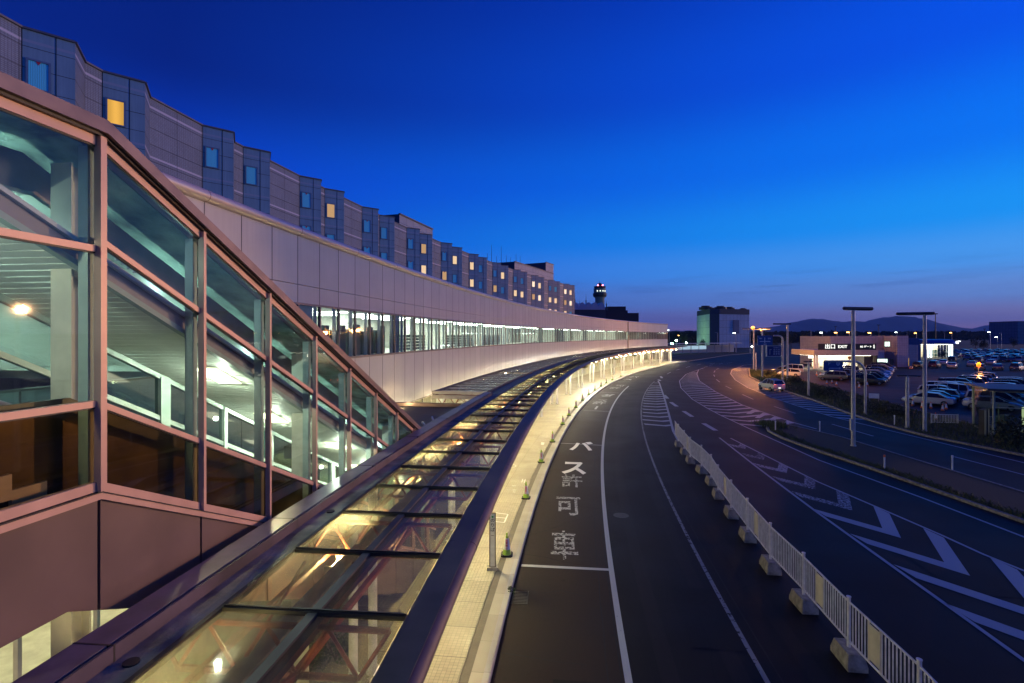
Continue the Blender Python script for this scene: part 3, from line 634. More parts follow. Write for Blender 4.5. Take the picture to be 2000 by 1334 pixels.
ltp = MB(); ltp.box((0, 0, 3.72), (3.6, .5, .03)); l0 = ltp.build('lobby_light', M['lobby_l'], term); l0.location = P(.04, RW+2.6, 0); l0.rotation_euler.z = -.04
for i in range(1, 60):
    f = .04+i*2*RI
    if f > WEND-.01: break
    o = l0.copy(); COL.objects.link(o); o.parent = term; o.location = P(f, RW+2.6, 0); o.rotation_euler.z = -f
# escalator seen through the lobby glass under the stair bridge
es = empty('escalator', P(.1036, RW+1.5, .15)); tag(es, 'escalator with pale balustrade and red side strips behind the lobby glass', 'escalator')
def eb(name, mat, lat, off, w, h):
    g = MB(); g.beam((lat, -3.4, .1+off), (lat, 3.4, 3.3+off), w, h); return g.build(name, mat, es)
eb('handrail', M['tube'], .5, .80, .10, .14); eb('handrail', M['white'], .5, .95, .12, .12); eb('side_strip', PM('orange_red_strip', (.8, .16, .06), .4, em=(1, .2, .06), es=1.5), .53, .45, .08, .10); eb('side_strip', M['red'], .52, .45, .08, .1); eb('side_strip', PM('orange_strip', (.85, .25, .08), .4, em=(1, .2, .05), es=1.2), .54, .12, .08, .12); eb('step_bed', M['grey'], 0, 0, .8, .3); eb('balustrade', M['glasst'], -.5, .5, .02, .8)
es.rotation_euler.z = -.10
# ================================================================== HOTEL
hot = empty('hotel_building'); tag(hot, 'tall zigzag hotel front with small square windows above and behind the curved terminal', 'hotel building')
HR = 342.0; PER = 10.5/HR; HB = .13655; HT = 21.2; HE = .4935
prof = []; faces = []
j = -2
tile_m, pan_m, cop = MB(), MB(), MB(); facets = []
while True:
    b = HB+PER*j
    pts = [(b, HR), (b+1.35/HR, HR-1.15), (b+2.85/HR, HR), (b+3.75/HR, HR), (b+5.1/HR, HR-1.15), (b+6.6/HR, HR), (b+PER, HR)]
    done = False
    for i in range(6):
        (fa, ra), (fb, rb) = pts[i], pts[i+1]
        if fa > HE: done = True; break
        sub = 1 if i != 5 else 3
        for q in range(sub):
            x0, x1 = fa+(fb-fa)*q/sub, fa+(fb-fa)*(q+1)/sub; A, B = P(x0, ra+(rb-ra)*q/sub), P(x1, ra+(rb-ra)*(q+1)/sub); Ln = (B-A).length
            m_ = pan_m if i in (0, 3) else tile_m; u0 = 0 if i in (0, 3) else (.15 if i == 5 and q == 0 else q*Ln)
            m_.face([(A.x, A.y, 9), (B.x, B.y, 9), (B.x, B.y, HT), (A.x, A.y, HT)], [(u0, 9), (u0+Ln, 9), (u0+Ln, HT), (u0, HT)])
            cop.beam((A.x, A.y, HT+.04), (B.x, B.y, HT+.04), .16, .09)
        if i in (0, 3):
            facets.append((P(fa, ra), P(fb, rb)))
    if done: break
    j += 1
tile_m.build('tile_wall', M['htile'], hot); pan_m.build('bay_panel', M['hpan'], hot); cop.build('parapet_coping', M['wallframe'], hot)
g = MB(); g.sweep([(HR+.1, 9), (HR+.1, HT-.3), (HR+14, HT-.3), (HR+14, 9)], HB-2*PER, HE, .02); g.build('block_core', M['hroof'], hot)
jn = MB()
for A, B in facets:
    d = (B-A).normalized(); nrm = Vector((d.y, -d.x, 0)); q = A+d*1.12
    for pp in (A+d*.01, q): jn.box((pp.x+nrm.x*.005, pp.y+nrm.y*.005, (9+HT)/2), (.03, .03, HT-9), rz=atan2(d.y, d.x))
jn.build('panel_joint', M['blk'], hot)
def hw_proto():
    f = MB(); w, h = .66, 1.2
    for x in (-w/2-.04, w/2+.04): f.box((x, 0, 0), (.08, .10, h+.16))
    f.box((0, 0, h/2+.04), (w, .10, .08)); f.box((0, 0, -h/2-.04), (w, .12, .08))
    fo = f.build('window', PM('hotel_window_frame', (.16, .21, .28), .4, metal=.2), hot)
    res = {}
    for key in ('curt_sky', 'curt_w', 'curt_w2', 'curt_w3', 'curt_y'):
        g = MB(); g.face([(-w/2, -.01, -h/2), (w/2, -.01, -h/2), (w/2, -.01, h/2), (-w/2, -.01, h/2)], [(0, 0), (w, 0), (w, h), (0, h)])
        o = g.build('pane', M[key], fo); res[key] = o
    t = MB(); t.face([(-.09, -.03, h/2), (.09, -.03, h/2), (0, -.03, h/2-.15)]); tri = t.build('entry_mark', M['redt'], fo); return fo, res, tri
hf, hres, htri = hw_proto()
top = 'bybbbwbbbwbwwbbwbbwwbbwwwb'; mid = 'bbbbbbbbbwwbwbwbwwwwwwwwwb'; low = 'bbbbbbbbbbbbwbbwwbwwwwwbww'
fi = -4
for A, B in facets:
    d = (B-A).normalized(); nrm = Vector((d.y, -d.x, 0)); c = A+d*.54
    for row, pat in enumerate((top, mid, low)):
        if fi < 0 or fi >= len(pat): continue
        if row and fi < 4: continue
        o = hf.copy(); COL.objects.link(o); o.parent = hot; o.location = (c.x+nrm.x*.02, c.y+nrm.y*.02, 19.28-2.8*row); o.rotation_euler.z = atan2(d.y, d.x)
        key = {'b': 'curt_sky', 'w': 'curt_w', 'y': 'curt_y'}[pat[fi]]; key = (key+['', '2', '3', ''][(fi*5+row*3) % 4]) if key == 'curt_w' else key; q = hres[key].copy(); COL.objects.link(q); q.parent = o
        if fi % 2 == 0: q = htri.copy(); COL.objects.link(q); q.parent = o
    fi += 1
for o in list(hres.values())+[htri, hf]: bpy.data.objects.remove(o)
def rooftop(x0, x1, R, ytop, zb, dep, label, name='rooftop_block'):
    (fa, ta), (fb, tb) = hit(x0, R), hit(x1, R); z1 = zat(ytop, ta); A, B = P(fa, R), P(fb, R); A2, B2 = P(fa, R+dep), P(fb, R+dep)
    g = MB(); w = (B-A).length
    g.face([(A.x, A.y, zb), (B.x, B.y, zb), (B.x, B.y, z1), (A.x, A.y, z1)], [(0, 0), (w, 0), (w, z1-zb), (0, z1-zb)]); o = g.build('cladding', M['plant'], hot)
    g = MB(); e = .03
    for (p, q) in ((A, A2), (B2, B)): g.face([(q.x, q.y, zb), (p.x, p.y, zb), (p.x, p.y, z1), (q.x, q.y, z1)])
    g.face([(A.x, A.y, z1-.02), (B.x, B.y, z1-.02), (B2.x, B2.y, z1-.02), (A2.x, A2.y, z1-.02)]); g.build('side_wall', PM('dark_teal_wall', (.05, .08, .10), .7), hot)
    g = MB(); g.beam((A.x, A.y, z1+.05), (B.x, B.y, z1+.05), .3, .15); g.build('parapet_coping', M['wallframe'], hot); return z1
rooftop(780, 845, 345, 418, HT-.3, 9, ''); rooftop(1005, 1081, 345, 511, HT-.3, 10, ''); zr = rooftop(1066, 1081, 346, 512.5, HT-.3, 6, '')
for i, (x, yt, yb) in enumerate(((952, 495, 505), (960, 478, 508), (970, 500, 512), (979, 481, 512), (989, 499, 513), (997, 503, 514), (1008, 496, 514), (1016, 500, 515))):
    f_, t_ = hit(x, 349); p = P(f_, 349); g = MB(); g.tube([(p.x, p.y, HT-.4), (p.x, p.y, zat(yt, t_))], [.07, .03], 5); g.box((p.x, p.y, HT), (.5, .5, .6))
    tag(g.build('antenna', M['dark']), 'thin rooftop aerial on the hotel, %s from the left' % ORD[i], 'antenna', 'aerials on the hotel roof')
# ================================================================== CANOPY
can = empty('glass_canopy'); tag(can, 'long curved glass roofed walkway on clustered white columns between kerb and terminal', 'canopy')
CZ = 4.70; CF0 = .070; CF1 = .597; LF0 = .1620
def cs(name, pr, mat, a=CF0, b=CF1, smooth=False, par=None, step=MOD/320):
    g = MB(); g.sweep(pr, a, b, step); o = g.build(name, mat, par or can, smooth=False); return o
cs('edge_flashing', [(319.735, CZ-.02), (319.735, CZ+.02), (320.06, CZ+.02), (320.06, CZ-.02)], M['navy'])
g = MB(); arcp = [(319.74-.105*sin(t), CZ-.08+.09*cos(t)) for t in [i*pi/8 for i in range(9)]]
g.sweep(arcp+[(319.80, CZ-.17), (319.80, CZ+.0)], CF0, CF1, MOD/320/2); g.build('fascia_tube', M['purp'], can, smooth=True)
jt = MB()
for i in range(0, 36):
    f = .0855+i*3*MOD/320
    if f > .35: break
    jt.sweep([(a-.004 if a < 319.8 else a, b+.002) for a, b in arcp]+[(319.8, CZ-.17), (320.0, CZ-.17), (320.06, CZ+.024)], f, f+.00004, 1)
jt.build('fascia_joint', M['blk'], can)
cs('centre_beam', [(321.06, CZ-.12), (321.06, CZ+.03), (321.17, CZ+.03), (321.17, CZ-.12)], M['navy'])
cs('gutter_beam', [(321.07, CZ-.22), (321.07, CZ-.13), (321.17, CZ-.13), (321.17, CZ-.22)], M['red'])
cs('roof_strip', [(322.24, CZ-.03), (322.24, CZ+.005), (322.60, CZ+.005), (322.60, CZ-.03)], M['felt'], CF0, LF0-.003)
cs('glazing_edge', [(322.18, CZ-.06), (322.18, CZ+.03), (322.24, CZ+.03), (322.24, CZ-.06)], M['blk'])
cs('parapet', [(322.60, CZ-.3), (322.60, CZ+.16), (322.63, CZ+.16), (322.63, CZ-.3)], M['purp'], CF0, LF0-.003)
cs('parapet_gap', [(322.63, CZ-.3), (322.63, CZ+.12), (322.67, CZ+.12), (322.67, CZ-.3)], M['blk'], CF0, LF0-.003)
cs('parapet_top', [(322.67, CZ-.3), (322.67, CZ+.16), (323.02, CZ+.16), (323.02, CZ-.3)], PM('violet_parapet_sheet', (.20, .16, .20), .4, metal=.2, var=.25), CF0, LF0-.003)
jt = MB()
for i in range(0, 8):
    f = .0905+i*.0105
    if f < LF0-.004: jt.sweep([(322.598, CZ+.0), (322.598, CZ+.163), (323.023, CZ+.163), (323.023, CZ+.0)], f, f+.00006, 1)
jt.build('parapet_joint', M['blk'], can)
for f in (.1035, .0905):
    g = MB(); q_ = P(f, 322.42, CZ+.006); g.cyl(q_, .07, .02, 14); g.build('roof_outlet', M['blk'], can)
cs('gutter', [(322.24, CZ-.10), (322.24, CZ-.05), (323.05, CZ-.05), (323.05, CZ-.10)], M['navy'], LF0-.003, CF1)
cs('gutter_rim', [(323.05, CZ-.08), (323.05, CZ+.06), (323.13, CZ+.06), (323.13, CZ-.08)], M['navy'], LF0-.003, CF1)
cs('outer_flashing', [(326.02, CZ-.12), (326.02, CZ+.05), (326.2, CZ+.05), (326.2, CZ-.12)], M['navy'], LF0, CF1)
cs('left_purlin', [(324.55, CZ-.06), (324.55, CZ+.02), (324.6, CZ+.02), (324.6, CZ-.06)], M['navy'], LF0, CF1)
g = MB(); A, B = P(LF0, 323.1, CZ), P(LF0, 326.2, CZ); g.beam(A, B, .12, .16); g.beam(A-Vector((0, 0, .25)), B-Vector((0, 0, .25)), .12, .2); g.build('end_beam', M['cream'], can)
def rep(proto, f, R, z=0): o = proto.copy(); COL.objects.link(o); o.parent = can; o.location = P(f, R, z); o.rotation_euler = (0, 0, -f); return o
g = MB(); g.box((0, 0, .012), (2.12, .075, .05)); g.box((0, 0, .045), (2.12, .022, .02)); bar = g.build('crossbar', M['blk'], can)
g = MB(); g.box((.535, 0, 0), (1.0, MOD-.08, .012)); g.box((-.565, 0, 0), (1.0, MOD-.08, .012)); pane = g.build('glass_panel', M['glassc'], can)
g = MB(); g.box((0, 0, .0), (2.86, .05, .05)); barl = g.build('crossbar', M['blk'], can)
g = MB(); g.box((0, 0, -.01), (2.8, MOD-.06, .012)); panel = g.build('glass_panel', M['glassf'], can)
NB_ = int((CF1-CF0)/(MOD/320)); restb, restp = MB(), MB()
off = .09362-4*MOD/320
for i in range(NB_):
    f = off+i*MOD/320
    if i < 60: rep(bar, f, 321.12, CZ); rep(pane, f+MOD/640, 321.12, CZ)
    else:
        restb.box(P(f, 321.12, CZ+.012), (2.12, .075, .05), rz=-f); restp.box(P(f+MOD/640, 321.12, CZ), (2.1, MOD-.08, .012), rz=-f)
restb.build('crossbar', M['blk'], can)['kind'] = 'stuff'; restp.build('glass_panel', M['glassc'], can)['kind'] = 'stuff'
restb, restp = MB(), MB()
for i in range(NB_):
    f = LF0+MOD/320*i
    if f > CF1-.004: break
    if i < 40:
        rep(barl, f, 324.58, CZ)
        if i != 9: rep(panel, f+MOD/640, 324.58, CZ)
    else: restb.box(P(f, 324.58, CZ), (2.86, .05, .05), rz=-f); restp.box(P(f+MOD/640, 324.58, CZ-.01), (2.8, MOD-.06, .012), rz=-f)
restb.build('crossbar', M['blk'], can)['kind'] = 'stuff'; restp.build('glass_panel', M['glassf'], can)['kind'] = 'stuff'
for o in (bar, pane, barl, panel): bpy.data.objects.remove(o)
# trusses (local x outward to the road, origin on R = 321.1)
def truss(x0, x1, r=.036):
    g = MB(); zt, zb = CZ-.15, CZ-.70; n = 4; w = (x1-x0)/n
    g.tube([(x0, 0, zt), (x1, 0, zt)], r, 6); g.tube([(x0+w*.5, 0, zb), (x1-w*.5, 0, zb)], r*1.1, 6)
    for i in range(n):
        a = x0+w*i; g.tube([(a, 0, zt), (a+w/2, 0, zb)], r*.7, 5); g.tube([(a+w/2, 0, zb), (a+w, 0, zt)], r*.7, 5)
    g.tube([(x0+w*1.5, 0, zb), (x0+w*1.5, MOD, zt)], r*.7, 5); g.tube([(x0+w*2.5, 0, zb), (x0+w*2.5, -MOD, zt)], r*.7, 5)
    return g.build('truss', M['red'], can, smooth=False)
tr = truss(-2.0, .85); trl = truss(-4.9, -2.0)
i = 0; f = off
while f < CF1-.01:
    if i < 56: rep(tr, f, 321.1)
    if f > LF0-.002 and i < 50: rep(trl, f, 321.1)
    i += 1; f += 2*MOD/320
bpy.data.objects.remove(tr); bpy.data.objects.remove(trl)
cs('bottom_chord', [(321.3, CZ-.74), (321.3, CZ-.66), (321.38, CZ-.66), (321.38, CZ-.74)], M['red']); cs('bottom_chord', [(322.4, CZ-.74), (322.4, CZ-.66), (322.48, CZ-.66), (322.48, CZ-.74)], M['red'])
cs('cable_tray', [(321.7, CZ-.55), (321.7, CZ-.52), (321.95, CZ-.52), (321.95, CZ-.55)], M['grey'])
# clustered columns, every six bays
def colm():
    g = MB()
    for dx in (-.28, .28):
        for dy in (-.22, .22): g.tube([(dx, dy, 0), (dx, dy, 3.5)], .09, 10); g.tube([(dx, dy, 3.5), (dx*2.6, dy*3, 4.3)], [.06, .04], 6); g.cyl((dx, dy, 0), .13, .08, 10)
    g.box((0, 0, 3.45), (.75, .62, .10)); return g.build('column', M['white'], can, smooth=False)
c0 = colm(); phc = phis(1057, 812)
def phz(x, y, z): p = at(x, y, z); return atan2(p.y-CY, CX-p.x)
phc = phz(1057, 814, KZ); CN = [phc+k*6*MOD/320 for k in range(-4, 15)]
CN = [c for c in CN if .125 < c < CF1-.005]
for c in CN: o = c0.copy(); COL.objects.link(o); o.parent = can; o.location = P(c, 323.3, KZ); o.rotation_euler.z = -c
bpy.data.objects.remove(c0)
# hanging baskets on some columns
hb = empty('planter'); m_ = leafblob(500, .75, .75, .35, .07, 5); m_.build('foliage', M['leaf'], hb, merge=False); g = MB(); g.tube([(0, 0, -.12), (0, 0, .1)], [.25, .5], 12); g.build('bowl', M['conc'], hb)
sel = [c for i, c in enumerate(CN) if i in (6, 9, 11, 13)]
for i, c in enumerate(sel):
    o = hb if i == 0 else copy_tree(hb); o.location = P(c, 322.75, 3.0+KZ); tag(o, 'green planter bowl high on a column cluster, %s from the near end of the canopy' % ORD[i], 'planter', 'planters on the canopy columns')
# lamps under the canopy
def lamp_proto():
    r_ = empty('canopy_lamp'); g = MB(); g.box((0, 0, .16), (.2, .2, .06)); g.box((0, 0, .3), (.04, .04, .4)); g.box((0, .22, .2), (.3, .04, .1)); g.box((0, -.22, .2), (.3, .04, .1)); g.build('housing', M['cream'], r_)
    g = MB(); g.tube([(0, 0, -.13), (0, 0, -.11), (0, 0, -.03), (0, 0, .05), (0, 0, .11), (0, 0, .13)], [.05, .11, .17, .17, .11, .05], 14); g.build('lens', M['lamp_y'], r_); return r_
lp = lamp_proto(); fl = .0880; i = 0
while fl < CF1-.004:
    o = lp if i == 0 else copy_tree(lp); o.location = P(fl, 322.15, 3.72); o.rotation_euler.z = -fl
    tag(o, 'small square downlight under the glass canopy, %s from the near end' % ORD[i], 'lamp', 'downlights under the canopy')
    col = (1, .82, .40)
    point('lamp_light', P(fl, 322.15, 3.55), col, 560 if fl < .12 else 800, .12, spot=radians(148), aim=P(fl, 322.15, 0)); point('lamp_spill', P(fl, 322.15, 3.96), col, 480, .05)
    if fl > .160: point('added_wall_wash', P(fl, 326.7, 3.35), (1, .78, .45), 120, .08)  # unseen lights added to put a warm glow on the terminal wall
    fl += 3*MOD/320; i += 1
for k, c in enumerate(CN):      # brighter tubes around the far column heads
    if c > .27: point('lamp_light', P(c, 322.3, 3.6), (1, .93, .72), 800, .15)
point('lamp_light', P(.327, 322.9, 3.0), (.75, .88, 1), 700, .15)
# bright lamp boxes round the far column heads
hd = MB(); hd.tube([(0, 0, 0), (0, 0, .06)], [.26, .26], 14); hd0 = hd.build('head_lamp', EM('column_head_lamp', (1, .93, .70), 14), can)
for c in CN:
    if c > .24:
        for dx in (-.75, .75): o = hd0.copy(); COL.objects.link(o); o.parent = can; o.location = P(c, 323.3+dx, 3.62); o.rotation_euler.z = -c
bpy.data.objects.remove(hd0)
# pebble bed with shrubs and round columns below the near glass
g = MB(); g.sweep([(322.9, .15), (322.9, .24), (327.6, .24), (327.6, .15)], .085, .1195, .004); o = g.build('pebble_bed', M['gravel']); tag(o, kind='structure')
for i, (x, y, w) in enumerate(((655, 1290, 'beside the round white columns'), (520, 1320, 'at the bottom edge near the lamp'), (700, 1150, 'just behind the crossbeam'), (600, 1330, 'at the bottom edge under the glass'))):
    s_ = empty('shrub'); leafblob(700, .55, .5, .75, .045, 40+i, 6).build('foliage', M['leaf'], s_, merge=False); t = MB()
    for k in range(4): t.tube([(0, 0, 0), (cos(k*1.7)*.2, sin(k*1.7)*.2, .55)], [.02, .008], 5)
    t.build('stem', M['trunk'], s_); s_.location = at(x, y, .24); tag(s_, 'glossy shrub in the pebble bed, '+w, 'shrub', 'shrubs under the glass roof')
for i, (x, y) in enumerate(((690, 1328), (728, 1312))):
    g = MB(); p = at(x, y, .16); g.cyl((p.x, p.y, .16), .10, 4.2, 16); g.cyl((p.x, p.y, .16), .15, .1, 16); tag(g.build('round_column', M['white'], smooth=True), 'round white column under the nearest glass bays, %s one' % ('left' if i == 0 else 'right'), 'column', 'round columns under the near canopy')
for f_ in (.133, .141, .149, .157): point('added_wall_wash', P(f_, 327.5, 4.12), (1, .72, .32), 90, .05)  # hidden lights added behind the annex rim to warm the wall
# low flat roof between stair and canopy
g = MB(); rb = empty('low_roof'); tag(rb, 'dark flat roofed annex with raised rim between the glass stair and the canopy', 'roof')
g.sweep([(323.15, 3.6), (323.15, 4.02), (328.0, 4.02), (328.0, 3.6)], .128, .1595, .004); g.build('roof_deck', M['navy'], rb)
g = MB(); g.sweep([(323.12, 3.5), (323.12, 4.2), (323.3, 4.2), (323.3, 3.5)], .128, .1601, .004); g.sweep([(323.3, 3.5), (323.3, 4.2), (328.0, 4.2), (328.0, 3.5)], .1595, .1601, .004); g.build('rim', M['cap'], rb)
g = MB(); g.sweep([(323.3, .16), (323.3, 3.5), (323.4, 3.5), (323.4, .16)], .135, .1595, .004); g.build('wall', M['beige'], rb)
# ================================================================== GLASS STAIR BRIDGE
st = empty('glass_stair'); tag(st, 'sloping glass sided stair bridge with salmon frames in the left foreground', 'stair bridge')
US = 1.487
def EH(n, h0): return h0 - .717*max(n, 0)
def E_(n, lat, h): y = (n+3.71)*US; x = -5.197+.132*y; q = 1.00867; return Vector((x-lat/q, y+lat*.132/q, H+h))
NS, NE = -5.0, 8.7
def top(n): return EH(n, 2.143)
def sill(n): return EH(n, -1.564)
def midr(n): return .971 if n <= 0 else top(n)-1.06
def lowr(n): return EH(n, -.69)
def bot(n): return -2.79-.717*max(n+.225, 0)
def ceil(n): return .764-.7257*max(n, -.9)
def flo(n): return ceil(n)-2.55
NSEG = [NS, -3, -2, -1, 0]+[i for i in range(1, 9)]+[NE]
def band_n(g, f0, f1, l0, l1, ns=NSEG):      # solid band between heights f0(n), f1(n) and depths l0, l1
    for a, b in zip(ns, ns[1:]):
        vs = [E_(n, l, f(n)) for n in (a, b) for l in (l0, l1) for f in (f0, f1)]
        g.add(vs, [(0,1,3,2), (4,6,7,5), (0,4,5,1), (2,3,7,6), (0,2,6,4), (1,5,7,3)])
    return g
for nm, f, w in (('top_rail', top, .10), ('middle_rail', midr, .07), ('lower_rail', lowr, .07), ('sill_rail', sill, .10)):
    for a, b in ((NS, -.02), (.02, NE)):
        g = MB(); fa = (lambda n, f=f, s=(a > 0): f(max(n, .02)) if s else f(min(n, -.0)))
        band_n(g, lambda n: fa(n)-w, fa, -.03, .05, [a, b]); fr_ = g.build(nm, M['framep'], st)
        g = MB(); band_n(g, lambda n: fa(n)-w-.016, lambda n: fa(n)-w, -.012, .03, [a, b]); g.build('gasket', M['blk'], fr_)
for n in range(-4, 9):
    g = MB(); w = .036 if n == 0 else .024
    a, b = E_(n, -.04, sill(n)-.10), E_(n, -.04, top(n)); g.beam(a, b, w*2, .13, up=(0, 1, 0)) if False else g.box(((a.x+b.x)/2, (a.y+b.y)/2, (a.z+b.z)/2), (.085, w*2, b.z-a.z), rz=-.131)
    g.build('mullion', M['framep'], st)
    g = MB(); a, b = E_(n, .13, flo(n)-.4), E_(n, .13, top(n)-.1); g.box(((a.x+b.x)/2, (a.y+b.y)/2, (a.z+b.z)/2), (.12, .08, b.z-a.z), rz=-.131); g.build('inner_post', M['pale'], st)
for a in range(-5, 9):
    b = min(a+1, NE)
    for f0, f1, mt in ((midr, top, 'glass'), (lowr, midr, 'glass'), (sill, lowr, 'glassd')):
        e = .001 if a >= 0 else 0
        g = MB(); p = [E_(a, 0, f0(a+e)), E_(b, 0, f0(b-(.001 if b <= 0 else 0))), E_(b, 0, f1(b-(.001 if b <= 0 else 0))), E_(a, 0, f1(a+e))]; g.face(p); g.build('window', M[mt], st)
    g = MB(); ns = [a+.012, b-.012] if a != -1 else [a+.012, -.225, b-.012]
    band_n(g, bot, lambda n: sill(n)-.19, -.02, .02, ns); g.build('cladding_panel', M['clad'], st)
g = MB(); band_n(g, bot, lambda n: sill(n)-.12, .03, .08, [NS, -.225]+NSEG[4:]); g.build('joint_backing', M['blk'], st)
g = MB(); band_n(g, lambda n: sill(n)-.19, lambda n: sill(n)-.115, -.06, .05); g.build('drip_ledge', M['framep'], st)
g = MB(); band_n(g, lambda n: sill(n)-.115, lambda n: sill(n)-.105, -.075, .05); g.build('ledge_gasket', M['blk'], st)
g = MB(); band_n(g, bot, lambda n: bot(n)+.05, .03, 2.15, [NS, -.225]+NSEG[4:]); g.build('soffit', M['clad'], st)
g = MB(); band_n(g, lambda n: top(n)+.03, lambda n: top(n)+.17, -.14, .3, [NS, 0, NE]); g.build('roof_edge', M['cap'], st)
g = MB(); band_n(g, lambda n: top(n), lambda n: top(n)+.03, -.08, .1, [NS, 0, NE]); g.build('roof_gasket', M['blk'], st)
g = MB(); band_n(g, lambda n: top(n)+.02, lambda n: top(n)+.12, .3, 2.2, [NS, 0, NE]); g.build('roof', M['insul'], st)
# roof beam with bolts
rb2 = MB(); band_n(rb2, lambda n: top(n)-.56, lambda n: top(n)-.12, .93, .97, [NS, 0, NE]); wb_ = rb2.build('roof_beam', PM('mauve_beam_web', (.34, .25, .30), .5), st)
g = MB(); band_n(g, lambda n: top(n)-.60, lambda n: top(n)-.56, .82, 1.08, [NS, 0, NE]); g.build('bottom_flange', M['pale'], wb_)
bo = MB()
for n0 in (-1.0, .72, 3.3, 5.6):
    for k in range(4):
        for l in (.85, 1.04): c = E_(n0+k*.06, l, top(n0+k*.06)-.61); bo.cyl(c-Vector((0, 0, .03)), .022, .03, 6)
bo.build('bolt', M['grey'], wb_)
# sloping slatted ceiling
g = MB(); n = -4.8
while n < NE-.1:
    a, b = E_(n, .30, ceil(n)), E_(n, 1.86, ceil(n)); n2 = n+.062; c, d = E_(n2, .30, ceil(n2)), E_(n2, 1.86, ceil(n2)); u = Vector((0, 0, .012))
    g.add([a, b, d, c, a+u, b+u, d+u, c+u], [(0,1,2,3), (7,6,5,4), (0,4,5,1), (1,5,6,2), (2,6,7,3), (3,7,4,0)]); n += .0735
g.build('slatted_ceiling', M['ceil'], st)
g = MB(); band_n(g, lambda n: ceil(n)-.02, lambda n: ceil(n)+.05, .22, .31, [NS, -.9]+NSEG[4:]); g.build('ceiling_edge', M['pale'], st)
g = MB(); band_n(g, lambda n: ceil(n)+.05, lambda n: ceil(n)+.23, .25, .29, [NS, -.9]+NSEG[4:]); g.build('ceiling_fascia', PM('mauve_fascia', (.33, .25, .27), .5), st)
g = MB(); band_n(g, lambda n: ceil(n)+.23, lambda n: ceil(n)+.28, .20, .34, [NS, -.9]+NSEG[4:]); g.build('fascia_top', M['white'], st)
for nn, ll in ((-3.6, .9), (-1.9, .55), (1.75, .62), (3.2, 1.05), (4.6, .62), (6.2, 1.05), (7.6, .62)):
    point('ceiling_lamp_light', E_(nn+.21, ll+.21, ceil(nn+.21)-.05), (.92, 1, .80), 150, .04)
    g = MB(); a, b, c, d = E_(nn, ll, ceil(nn)-.014), E_(nn, ll+.42, ceil(nn)-.014), E_(nn+.42, ll+.42, ceil(nn+.42)-.014), E_(nn+.42, ll, ceil(nn+.42)-.014); g.face([a, b, c, d]); g.build('ceiling_light', M['ceil_l'], st, merge=False)
for nn in (-3.5, -2.0, -.5, 1.0, 2.5, 4.0, 5.5, 7.0):
    g = MB(); g.tube([E_(nn, 1.45, ceil(nn)+.30), E_(nn+.7, 1.45, ceil(nn+.7)+.30)], .02, 6); g.build('fluorescent_tube', M['tube'], st)
    point('void_tube_light', E_(nn+.35, 1.45, ceil(nn+.35)+.36), (.70, 1, .92), 40, .03)
# stair flight and far side
g = MB(); n = -4.8
while n < NE-.2:
    h = flo(n); dn = .22
    band_n(g, lambda q: h-.25, lambda q: h, .3, 1.84, [n, n+dn]); n += dn
g.build('stair_flight', M['floor'], st)
FW = [NS, -.9]+NSEG[4:]
g = MB()
for a in [NS]+list(range(-4, 9)): 
    p, q = E_(a, 1.9, ceil(a)), E_(a, 1.9, flo(a)-.3); g.box(((p.x+q.x)/2, (p.y+q.y)/2, (p.z+q.z)/2), (.12, .09 if a % 2 else .2, p.z-q.z), rz=-.131)
band_n(g, lambda n: ceil(n)-.08, lambda n: ceil(n)+.02, 1.86, 1.94, FW); band_n(g, lambda n: ceil(n)-.78, lambda n: ceil(n)-.70, 1.86, 1.94, FW); band_n(g, lambda n: ceil(n)-1.6, lambda n: ceil(n)-1.52, 1.86, 1.94, FW)
g.build('far_side_frame', M['pale'], st)
g = MB()
for a, b in zip(FW, FW[1:]): g.face([E_(a, 1.9, flo(a)+.1), E_(b, 1.9, flo(b)+.1), E_(b, 1.9, ceil(b)), E_(a, 1.9, ceil(a))])
g.build('far_side_glazing', M['glasst'], st)
g = MB(); band_n(g, lambda n: flo(n)-.5, lambda n: flo(n)+.12, 1.9, 1.96, FW); g.build('stringer', M['dpan'], st)
g = MB(); band_n(g, lambda n: min(sill(n), flo(n)-.3), lambda n: lowr(n)+.02, .34, .38, NSEG); g.build('stringer', M['dpan'], st)
g = MB(); g.tube([E_(n, 1.72, flo(n)+.85) for n in FW], .025, 8); g.tube([E_(n, .45, flo(n)+.85) for n in FW], .025, 8); g.build('handrail', M['grey'], st)
g = MB(); g.face([E_(-.95, 1.84, .45), E_(-.55, 1.84, .45), E_(-.55, 1.84, -.15), E_(-.95, 1.84, -.15)]); g.build('advert_screen', M['screen'], st, merge=False)
for nn in (.12, 3.3, 6.5, -3.1):
    g = MB(); p = E_(nn, .52, 0); z1 = H+top(nn)-.15; hh = z1-.1
    g.box((p.x, p.y, .1+hh/2), (.02, .24, hh), rz=-.131)
    for s in (-.12, .12): g.box((p.x+sin(.131)*s*0, p.y+s, .1+hh/2), (.26, .022, hh), rz=-.131)
    co = g.build('steel_column', M['cream'], st); bl = MB()
    zc = H+sill(nn)+.42
    bl.box((p.x+.14, p.y-.03, zc), (.02, .10, .42), rz=-.131)
    for k in range(4): bl.tube([(p.x+.14, p.y-.05, zc-.15+k*.1), (p.x+.19, p.y-.05, zc-.15+k*.1)], .018, 6)
    bl.build('splice_plate', M['cream'], co)
